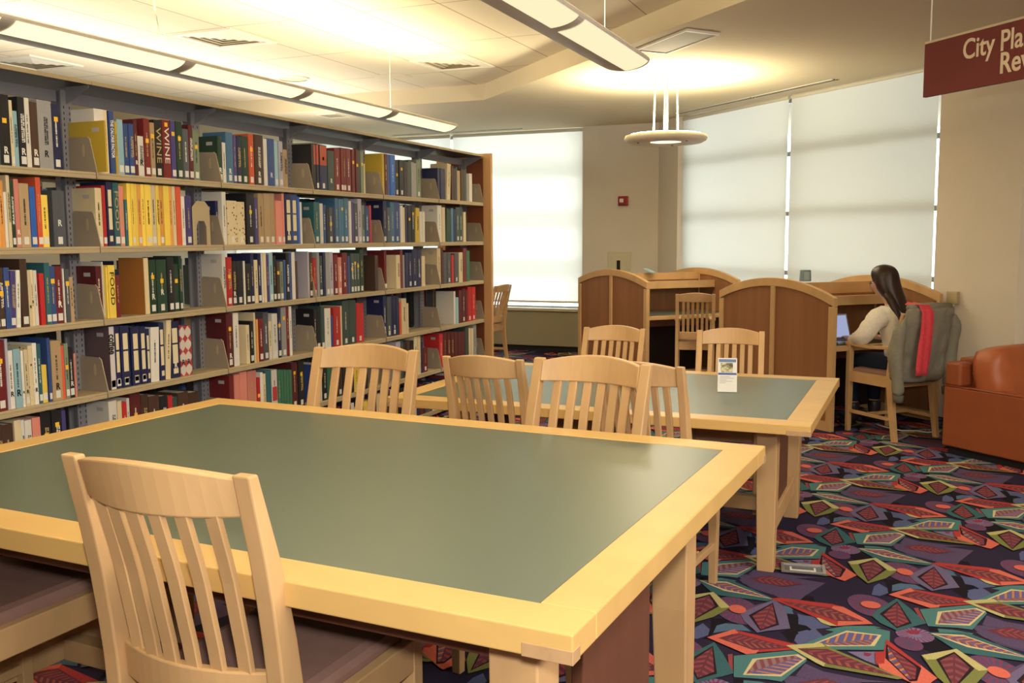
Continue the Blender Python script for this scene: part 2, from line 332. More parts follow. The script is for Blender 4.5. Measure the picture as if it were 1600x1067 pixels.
# window frames, panes and roller shades
FRAME = mat('window_metal', (150, 152, 150), .4, .5)
GLASS = bpy.data.materials.new('window_glass'); GLASS.use_nodes = True
nt = GLASS.node_tree; nt.nodes.remove(nt.nodes['Principled BSDF'])
tr = nt.nodes.new('ShaderNodeBsdfTransparent'); tr.inputs[0].default_value = (.9, .95, .97, 1)
gl = nt.nodes.new('ShaderNodeBsdfGlossy'); gl.inputs['Roughness'].default_value = .02
mx = nt.nodes.new('ShaderNodeMixShader'); mx.inputs[0].default_value = .06
nt.links.new(tr.outputs[0], mx.inputs[1]); nt.links.new(gl.outputs[0], mx.inputs[2]); nt.links.new(mx.outputs[0], nt.nodes['Material Output'].inputs[0])
SHADE = bpy.data.materials.new('shade_fabric'); SHADE.use_nodes = True
nt = SHADE.node_tree; nt.nodes.remove(nt.nodes['Principled BSDF'])
df = nt.nodes.new('ShaderNodeBsdfDiffuse'); df.inputs[0].default_value = (.66, .65, .57, 1)
tl = nt.nodes.new('ShaderNodeBsdfTranslucent'); tl.inputs[0].default_value = (.82, .79, .68, 1)
mx = nt.nodes.new('ShaderNodeMixShader'); mx.inputs[0].default_value = .55
nt.links.new(df.outputs[0], mx.inputs[1]); nt.links.new(tl.outputs[0], mx.inputs[2]); nt.links.new(mx.outputs[0], nt.nodes['Material Output'].inputs[0])
BARM = mat('shade_bar', (206, 200, 182), .5, .4)
def window(name, fn, s0, s1, z0, z1, mull, trans, label=None):
    root = empty(name, (0, 0, 0)); struct(root)
    f = MB()
    def bar(sa, sb, za, zb): f.slab([(sa, za), (sb, za), (sb, zb), (sa, zb)], lambda a, b, t: fn(a, t, b), -.17, -.21)
    for m_ in [s0+.03]+mull+[s1-.03]: bar(m_-.03, m_+.03, z0, z1)
    for t_ in [z0+.03]+trans+[z1-.03]: bar(s0, s1, t_-.022, t_+.022)
    f.build('window_frame', FRAME, root)
    g = MB(); g.slab([(s0, z0), (s1, z0), (s1, z1), (s0, z1)], lambda a, b, t: fn(a, t, b), -.188, -.192); g.build('pane', GLASS, root)
    return root
def shade(label, fn, s0, s1, z0, z1):
    root = empty('roller_shade', fn((s0+s1)/2, 0, z0)); tag(root, label, 'shade', 'roller shades on the windows')
    o = Vector(root.location)
    n = 24; f = MB()
    def p(a, b, t): return Vector(fn(a, t+.004*math.sin(a*3.1+b*1.3), b))-o
    rings = []
    for k in range(n+1):
        s = s0+(s1-s0)*k/n
        rings.append([p(s, z0+(z1-z0)*q/14, -.03) for q in range(15)])
    f.loft(rings, False, 0, closed=False)
    f.build('fabric', SHADE, root, smooth=True)
    g = MB(); g.slab([(s0, z0-.025), (s1, z0-.025), (s1, z0), (s0, z0)], lambda a, b, t: Vector(fn(a, t, b))-o, -.038, -.022); g.build('bottom_bar', BARM, root)
    g = MB(); g.tube([Vector(fn(s0, -.035, z1-.022))-o, Vector(fn(s1, -.035, z1-.022))-o], .02, 10); g.build('roller', BARM, root)
    return root
fb = lambda s, off, z: (s, YB-off, z)
window('window_1', fb, -9, XW1, .50, 2.722, [-7.2, -5.46], [1.05, 1.62, 2.19])
shade('pale roller shade on the back window beside the beige wall', fb, -5.44, XW1-.012, .625, 2.715)
shade('pale roller shade on the back window mostly behind the bookshelves', fb, -8.9, -5.48, .625, 2.715)
fwn = lambda s, off, z: wp(s, off-.02, z)
window('window_2', fwn, 0, SP, .60, 2.722, [1.815], [1.05, 1.62, 2.19])
shade('left wide roller shade above the carrels', fwn, .05, 1.795, .66, 2.715)
shade('right wide roller shade behind the seated person', fwn, 1.835, SP-.085, .66, 2.715)

# slot diffusers along the tops of the windows
DARK = mat('dark_slot', (52, 46, 38), .7, .2)
def slot(label, a, b, n2):
    a = Vector(a); b = Vector(b); d = (b-a).normalized(); n = Vector(n2)
    r = empty('slot_diffuser', ((a.x+b.x)/2, (a.y+b.y)/2, HC)); tag(r, label, 'vent', 'slot vents above the shades')
    o = Vector(((a.x+b.x)/2, (a.y+b.y)/2))
    for k, (o0, o1, m_, nm) in enumerate(((0, .018, WHITEM, 'rim'), (.0185, .036, DARK, 'slot_opening'), (.038, .05, WHITEM, 'rim'), (.0505, .067, DARK, 'slot_opening'), (.068, .085, WHITEM, 'rim'))):
        q = MB(); q.prism([tuple(a+n*o0-o), tuple(b+n*o0-o), tuple(b+n*o1-o), tuple(a+n*o1-o)], -.006 if m_ is WHITEM else -.0065, -.0002); q.build(nm, m_, r)
slot('left slot vent in the ceiling along the carrel windows', wp(.25, .10)[:2], wp(1.50, .10)[:2], WN)
slot('right slot vent in the ceiling along the carrel windows', wp(1.53, .10)[:2], wp(2.62, .10)[:2], WN)
slot('slot vent in the ceiling above the back window shade', (-6.2, YB-.12), (-4.42, YB-.12), (0, -1))

# ceiling fittings
def diffuser(label, x, y, s=.27):
    r = empty('ceiling_diffuser', (x, y, HT)); tag(r, label, 'vent', 'square louvred ceiling vents')
    q = MB(); 
    q.box(-s, s, -s, -s+.05, -.012, 0); q.box(-s, s, s-.05, s, -.012, 0); q.box(-s, -s+.05, -s+.05, s-.05, -.012, 0); q.box(s-.05, s, -s+.05, s-.05, -.012, 0)
    q.build('rim', WHITEM, r)
    q = MB(); q.box(-s+.05, s-.05, -s+.05, s-.05, -.003, 0); q.build('backing', mat('vent_inside', (186, 172, 144), .8, .1), r)
    k = s-.06
    while k > .04:
        q = MB(); kk = k-.03
        for (a, b) in (((-k, -k), (k, -k)), ((k, -k), (k, k)), ((k, k), (-k, k)), ((-k, k), (-k, -k))):
            q.add([(a[0], a[1], -.003), (b[0], b[1], -.003), (b[0]*kk/k, b[1]*kk/k, -.011), (a[0]*kk/k, a[1]*kk/k, -.011)], [(0, 1, 2, 3)])
        q.build('louvre', WHITEM, r); k -= .055
diffuser('square louvred ceiling vent nearer the camera, above the shelving', -4.72, 5.86)
diffuser('square louvred ceiling vent near the dropped ceiling corner', -3.64, 7.46)
diffuser('square louvred ceiling vent at the far left edge', -6.80, 6.0)
def round_grille(name, label, cat, x, y, z, r0, h=.014):
    r = empty(name, (x, y, z)); tag(r, label, cat, 'round fittings on the ceiling')
    q = MB(); q.lathe([(r0, 0), (r0, -h*.6), (r0*.93, -h), (r0*.86, -h)], 32, cap=False); q.build('rim', WHITEM, r, smooth=True)
    q = MB(); q.lathe([(r0*.86, -h*.6), (.001, -h*.6)], 32, cap=False); q.build('grille', mat('grille_mesh', (196, 182, 150), .7, .2, var=.12, vscale=400), r)
round_grille('ceiling_speaker', 'round ceiling speaker left of the hanging light strip', 'speaker', -5.305, 7.532, HT, .15)
round_grille('ceiling_speaker', 'round ceiling speaker above the hanging sign', 'speaker', .11, 4.62, HC, .14)
round_grille('smoke_detector', 'small round smoke detector between the ceiling tiles', 'detector', -5.86, 6.95, HT, .045, .03)
round_grille('smoke_detector', 'small round detector on the ceiling left of the ring lamp glow', 'detector', -2.33, 8.11, HC, .045, .02)
q = MB(); q.box(-.16, .16, -.11, .11, -.004, 0); o = q.build('access_hatch', mat('hatch_paint', (222, 208, 178), .8, .2), bevel=.002); o.location = (-4.433, 7.818, HT); tag(o, 'small flush access hatch in the tiled ceiling', 'hatch')
def panel(label, pts, m_, cx, cy_):
    r = empty('ceiling_panel', (cx, cy_, HC)); tag(r, label, 'ceiling panel', 'grey grille panels in the painted ceiling')
    pts = [Vector((x-cx, y-cy_)) for x, y in pts]
    q = MB(); n = len(pts)
    q.loft([[(p.x, p.y, 0) for p in pts], [(p.x, p.y, -.014) for p in pts], [(p.x*.93, p.y*.93, -.014) for p in pts], [(p.x*.93, p.y*.93, -.006) for p in pts]], False); q.build('rim', WHITEM, r)
    q = MB(); q.prism([(p.x*.93, p.y*.93) for p in pts], -.008, -.004); q.build('grille', m_, r)
PANM = mat('perforated_panel', (150, 138, 114), .7, .2, var=.08, vscale=300)
panel('grey grille panel with a white rim beside the long pendant light', [(-1.871, 6.755), (-1.692, 6.965), (-1.207, 6.45), (-1.38, 6.235)], PANM, -1.54, 6.60)
panel('grey grille panel in the ceiling just above the shelving', [(-5.90, 8.765), (-5.90, 9.05), (-5.65, 9.05), (-5.65, 8.765)], PANM, -5.775, 8.91)

# ------------------------------------------------------------------ lamps
def emis(name, col, s):
    m = bpy.data.materials.new(name); m.use_nodes = True; nt = m.node_tree; nt.nodes.remove(nt.nodes['Principled BSDF'])
    e = nt.nodes.new('ShaderNodeEmission'); e.inputs[0].default_value = col+(1,); e.inputs[1].default_value = s
    nt.links.new(e.outputs[0], nt.nodes['Material Output'].inputs[0]); return m
LENS = emis('glowing_lens', (1, .90, .52), 1.25)
LENS2 = emis('dimmer_glowing_lens', (1, .91, .56), 0.88)
UPL = emis('uplight_tubes', (1, .84, .54), 16)
FIXM = mat('fixture_grey', (208, 198, 184), .45, .5)
def linear_light(label, x, y0, y1, segs, z=2.29, w=.15, lens=None, wires=(), la=(4, 74)):
    r = empty('linear_pendant_light', (x, y1, z)); tag(r, label, 'ceiling light', 'long hanging light strips')
    L = y0-y1
    prof = [(w*math.sin(a), -.055*math.cos(a)+.03) for a in [R(-90+180*k/18) for k in range(19)]]
    # shell: closed half shell running along the strip
    def ring(y, s=1): return [(px_*s, y, pz*s+(1-s)*.02) for px_, pz in prof]+[(px_*s*.97, y, (pz+.006)*s+(1-s)*.02) for px_, pz in prof[::-1]]
    b = MB(); ys = [L, -.03, -.012, 0]; b.loft([ring(L), ring(-.06), ring(-.02, .985), ring(0, .93)], True); b.build('housing', FIXM, r)
    b = MB(); b.loft([[(px_*.98, 0-.002, pz*.97) for px_, pz in prof], [(px_*.95, -.012, pz*.95) for px_, pz in prof]], True); b.build('end_plate', FIXM, r)
    a0, a1 = R(la[0]), R(la[1])
    for (ya, yb) in segs:
        b = MB(); rr = []
        for yy in (ya-y1, yb-y1):
            rr.append([(w*math.sin(a0+(a1-a0)*k/8)*1.012, yy, (-.055*math.cos(a0+(a1-a0)*k/8))*1.03+.0285) for k in range(9)])
        b.loft(rr, False, closed=False); b.build('lens', lens or LENS, r, smooth=True)
    b = MB(); b.add([(-w*.82, L+.02, .028), (w*.82, L+.02, .028), (w*.82, -.08, .028), (-w*.82, -.08, .028)], [(0, 1, 2, 3)])
    b.build('uplight_tubes', UPL, r)
    for wy in wires:
        b = MB(); b.tube([(0, wy-y1, .03), (0, wy-y1, HT-z)], .0022, 6); b.build('hanging_cable', WHITEM, r)
    return r
L1 = linear_light('long pendant light strip hanging above the bookshelves', -3.61, 1.9, 7.16, [(1.92, 2.90), (2.97, 3.97), (4.05, 5.02), (5.11, 6.08), (6.18, 7.12)], w=.165, wires=(3.0, 6.34), la=(18, 76))
linear_light('long pendant light strip hanging near the painted ceiling, right of the shelving', -1.42, .2, 4.97, [(.22, 1.62), (1.70, 2.72), (2.80, 3.82), (3.90, 4.93)], w=.135, lens=LENS2, wires=(1.5, 4.6))
cb = MB(); cb.tube([(-3.61+3.61, 3.92-7.16, 2.325-2.29), (-.02, 4.0-7.16, .16), (-.14, 4.1-7.16, .33), (-.17, 4.12-7.16, HT-2.29-.001)], .006, 6); cb.build('power_cord', WHITEM, L1, smooth=True)
# ring lamp
r = empty('ring_pendant_lamp', (-1.93, 7.98, 2.2)); tag(r, 'round white disc pendant lamp hanging over the carrels', 'ceiling light')
RINGM = mat('ring_enamel', (232, 224, 200), .5, .3)
b = MB(); b.lathe([(.13, -.012), (.30, -.018), (.335, 0), (.345, .02), (.335, .042), (.30, .05), (.13, .02), (.13, -.012)], 48, cap=False); b.build('ring_shade', RINGM, r, smooth=True)
b = MB(); b.lathe([(.13, -.005), (.06, -.012), (.001, -.014)], 32, cap=False); b.build('lens', emis('ring_lens', (1, .9, .65), 1.3), r)
b = MB(); b.lathe([(.30, .052), (.02, .052)], 32, cap=False); b.build('uplight_tubes', emis('ring_uplight', (1, .88, .60), 75), r)
for k in range(4):
    a = R(20+90*k); b = MB(); b.tube([(.10*math.cos(a), .10*math.sin(a), .03), (.09*math.cos(a), .09*math.sin(a), HC-2.2)], .007, 8); b.build('rod', RINGM, r, smooth=True)
for k in range(3):
    a = R(90+120*k); b = MB(); b.lathe([(.001, -.024), (.009, -.022), (.011, -.014)], 10, c=(.235*math.cos(a), .235*math.sin(a), 0), cap=False); b.build('screw', GREYMETAL, r)

# hanging sign
SIGNM = mat('burgundy_sign', (118, 52, 48), .6, .3, var=.02)
sA = Vector((.033, 5.60, 0)); sB = Vector((.447, 5.137, 0)); sd = (sB-sA).normalized(); Ls = 1.55
r = empty('hanging_sign', tuple(sA)+() if False else (sA.x, sA.y, 2.125)); tag(r, 'burgundy sign with cream lettering hanging from the ceiling', 'sign')
r.rotation_euler.z = math.atan2(sd.y, sd.x)
b = MB(); b.box(0, Ls, -.012, .012, 0, .272); b.build('board', SIGNM, r)
b = MB(); b.box(0, Ls, -.013, .013, .2725, .284); b.build('top_rail', mat('sign_rail', (206, 192, 160), .5, .3), r)
SL = mat('cream_letters', (228, 210, 176), .6, .3)
t1 = text_mesh('City Planning', .012, 'LEFT', .01); t2 = text_mesh('Review', .016, 'LEFT', .01)
mesh_obj('lettering', t1, SL, r, frame((.262, -.0135, .190), (.117, 0, 0), (0, 0, .138), (0, -.1, 0)))
mesh_obj('lettering', t2, SL, r, frame((.495, -.0135, .085), (.117, 0, 0), (0, 0, .138), (0, -.1, 0)))
for xx in (.025, Ls-.025):
    b = MB(); b.tube([(xx, 0, .285), (xx, 0, HC-2.127)], .004, 6); b.build('hanging_chain', WHITEM, r)

# wall devices
r = empty('fire_alarm', (-3.182, YB, 1.832)); tag(r, 'red fire alarm strobe on the beige back wall', 'alarm')
RED = mat('alarm_red', (150, 28, 32), .45, .4)
b = MB(); b.box(-.058, .058, -.045, .001, -.056, .056); b.build('housing', RED, r, bevel=.006)
b = MB(); b.box(-.036, .012, -.062, -.0455, -.018, .026); b.build('strobe_lens', mat('strobe_lens', (226, 220, 214), .3, .5), r, bevel=.006)
b = MB(); b.box(-.03, .03, -.047, -.0455, -.047, -.041); b.build('slot', BLACKM, r)
r = empty('extinguisher_cabinet', (-3.23, YB, .98)); tag(r, 'cream wall cabinet with a narrow dark glass slot above the left carrel', 'cabinet')
CAB = mat('cabinet_cream', (206, 198, 168), .5, .3)
b = MB(); b.box(-.135, .135, -.03, .001, -.30, .255); b.build('trim', CAB, r, bevel=.005)
b = MB(); b.box(-.098, .098, -.042, -.0305, -.26, .215); b.build('door', CAB, r, bevel=.004)
b = MB(); b.box(-.022, .022, -.044, -.0425, -.16, .15); b.build('glass_slot', mat('dark_glass', (40, 36, 44), .15, .5), r)
r = empty('wall_box', tuple(wp(3.83, .02, .93))); r.rotation_euler.z = math.atan2(WD.y, WD.x); tag(r, 'small tan box on the pillar right of the jacket', 'wall fitting')
b = MB(); b.box(-.05, .05, -.035, -.001, -.045, .05); b.build('cover', mat('tan_plastic', (176, 160, 124), .5, .3), r, bevel=.005)
b = MB(); b.lathe([(.016, .0), (.016, -.012), (.001, -.016)], 14, c=(.0, -.02, -.046), cap=False); b.build('white_knob', WHITEM, r)

# ------------------------------------------------------------------ double-sided library shelving
XF = -3.422; XC = -3.612; XBK = 2*XC-XF
SY0, SP_ = 3.3273, .8531
ZS = {1: 1.708, 2: 1.374, 3: 1.040, 4: .7026, 5: .3745, 6: .055}
ZTOP = 2.112
YEND = SY0+5*SP_
sh = empty('library_shelving', (XC, SY0-SP_, 0)); tag(sh, 'long grey steel double-sided library shelving with a maple end panel, packed with books', 'bookshelf')
so = Vector(sh.location)
def sbox(b, x0, x1, y0, y1, z0, z1, mi=0): b.box(x0-so.x, x1-so.x, y0-so.y, y1-so.y, z0, z1, mi)
for i in range(-1, 6):
    y = SY0+i*SP_
    b = MB()
    for s in (-1, 1):
        sbox(b, XC-.030, XC-.022, y-.030, y+.030, 0, ZTOP-.03); sbox(b, XC+.022, XC+.030, y-.030, y+.030, 0, ZTOP-.03)
        break
    sbox(b, XC-.022, XC+.022, y-.006, y+.006, 0, ZTOP-.03)
    # slotted holes down the front of each upright
    z = .1
    while z < ZTOP-.1:
        for dx in (-.016, .016): sbox(b, XC+.0298, XC+.0304, y+dx-.0025, y+dx+.0025, z, z+.012, 1)
        z += .026
    b.build('upright', [GREYMETAL, BLACKM], sh)
for i in range(-1, 5):
    ya, yb = SY0+i*SP_+.0015, SY0+(i+1)*SP_-.0015
    for k in range(1, 7):
        z = ZS[k]
        for s, (xa, xb) in ((1, (XC+.031, XF)), (-1, (XBK, XC-.031))):
            b = MB(); sbox(b, xa, xb, ya, yb, z-.012, z)
            if s == 1: sbox(b, xb-.012, xb, ya, yb, z-.030, z-.012)
            else: sbox(b, xa, xa+.012, ya, yb, z-.030, z-.012)
            b.build('shelf', SHELFM, sh, bevel=.002, seg=1)
    b = MB(); sbox(b, XBK+.008, XF-.008, ya, yb, ZTOP-.016, ZTOP); sbox(b, XF-.008, XF, ya, yb, ZTOP-.017, ZTOP, 1); sbox(b, XBK, XBK+.008, ya, yb, ZTOP-.017, ZTOP, 1); b.build('canopy_top', [mat('dark_steel', (60, 56, 58), .45, .4, var=.05, vscale=9), SHELFM], sh)
    b = MB(); sbox(b, XC-.004, XC+.004, ya+.03, yb-.03, 2.028, 2.078); b.build('header_panel', GREYMETAL, sh)
    b = MB(); sbox(b, XC-.004, XC+.004, ya+.03, yb-.03, .03, .09); b.build('base_brace', GREYMETAL, sh)
# end brackets of every shelf, and of the canopy
for i in range(-1, 6):
    for k in range(1, 7):
        z = ZS[k]
        sides = [-.0012, .0012] if False else ([0] if i < 5 else [-.016])
        for dy in sides:
            y = SY0+i*SP_+dy; xr = XC+.031
            prof = [(xr, z-.03), (XF+.004, z-.03), (XF+.004, z+.004), (XF-.030, z+.150), (XF-.040, z+.158), (xr+.01, z+.163), (xr, z+.15)]
            b = MB(); b.slab(prof, lambda a, c, t: (a-so.x, y+t-so.y, c), -.0011, .0011); b.build('shelf_bracket', TAUPE, sh)
            # stamped oval and rolled front edge
            cx, cz = XC+.12, z+.10
            el = [(cx+.007*math.cos(2*PI*q/14), cz+.028*math.sin(2*PI*q/14)) for q in range(14)]
            b = MB(); b.slab(el, lambda a, c, t: (a-so.x, y+t-so.y, c), -.0022, -.0012); b.build('stamped_oval', SHELFM, sh)
            b = MB(); b.tube([(XF+.004-so.x, y-so.y, z-.02), (XF+.004-so.x, y-so.y, z+.004), (XF-.030-so.x, y-so.y, z+.150), (XF-.042-so.x, y-so.y, z+.159)], .0026, 6); b.build('bracket_edge', SHELFM, sh)
    y = SY0+i*SP_
    prof = [(XC+.03, 2.02), (XF-.02, ZTOP-.028), (XF-.02, ZTOP-.0165), (XC+.03, ZTOP-.0165)]
    b = MB(); b.slab(prof, lambda a, c, t: (a-so.x, (y if i < 5 else y-.004)+t-so.y, c), -.002, .002); b.build('canopy_bracket', GREYMETAL, sh)
# maple end panel with a brown inner face
b = MB(); sbox(b, XBK-.075, XF+.066, YEND+.002, YEND+.040, 0, ZTOP+.012); ep = b.build('end_panel', mat('pale_maple', (196, 154, 106), .45, .35, var=.08, vscale=8, stretch=(1, 1, .3)), sh, bevel=.003)
b = MB(); sbox(b, XBK+.006, XF-.006, YEND-.004, YEND+.0015, .05, ZTOP-.03); b.build('inner_face', mat('red_brown_veneer', (120, 66, 42), .5, .3, var=.15, vscale=6, stretch=(2, 2, .2)), ep)

# ------------------------------------------------------------------ books
BC = dict(k=(34, 33, 37), n=(36, 40, 78), b=(52, 76, 132), B=(46, 98, 186), l=(148, 186, 198), u=(70, 112, 146), t=(48, 98, 106), g=(38, 62, 48), G=(56, 108, 84),
    s=(120, 134, 112), h=(62, 78, 74), r=(112, 36, 38), R=(178, 42, 44), o=(206, 88, 56), O=(226, 160, 84), y=(234, 204, 86), Y=(192, 164, 56), w=(214, 210, 200),
    c=(212, 196, 158), e=(172, 146, 110), p=(74, 64, 122), P=(206, 130, 116), m=(88, 34, 38), d=(72, 52, 42), a=(146, 146, 146), A=(76, 80, 88), v=(172, 168, 182), Z=(166, 108, 52), z=(98, 80, 84))
BN = dict(k='black', n='navy', b='blue', B='bright blue', l='pale blue', u='steel blue', t='teal', g='dark green', G='green', s='sage green', h='grey green', r='dark red', R='red', o='orange red',
    O='orange', y='yellow', Y='mustard', w='white', c='cream', e='tan', p='purple', P='salmon pink', m='maroon', d='dark brown', a='grey', A='dark grey', v='lavender grey', Z='brown', z='brown grey')
BM = {k: mat('cover_'+BN[k].replace(' ', '_'), v, .5, .35, objvar=.14) for k, v in BC.items()}
ORD = ['zeroth', 'first', 'second', 'third', 'fourth', 'fifth', 'sixth', 'seventh', 'eighth', 'ninth', 'tenth', 'eleventh', 'twelfth', 'thirteenth', 'fourteenth', 'fifteenth', 'sixteenth', 'seventeenth', 'eighteenth', 'nineteenth', 'twentieth', 'twenty-first', 'twenty-second', 'twenty-third', 'twenty-fourth', 'twenty-fifth']
ROWN = {1: 'top', 2: 'second', 3: 'third', 4: 'fourth', 5: 'fifth'}
BAYN = ['leftmost', 'second', 'third', 'fourth', 'fifth', 'sixth']
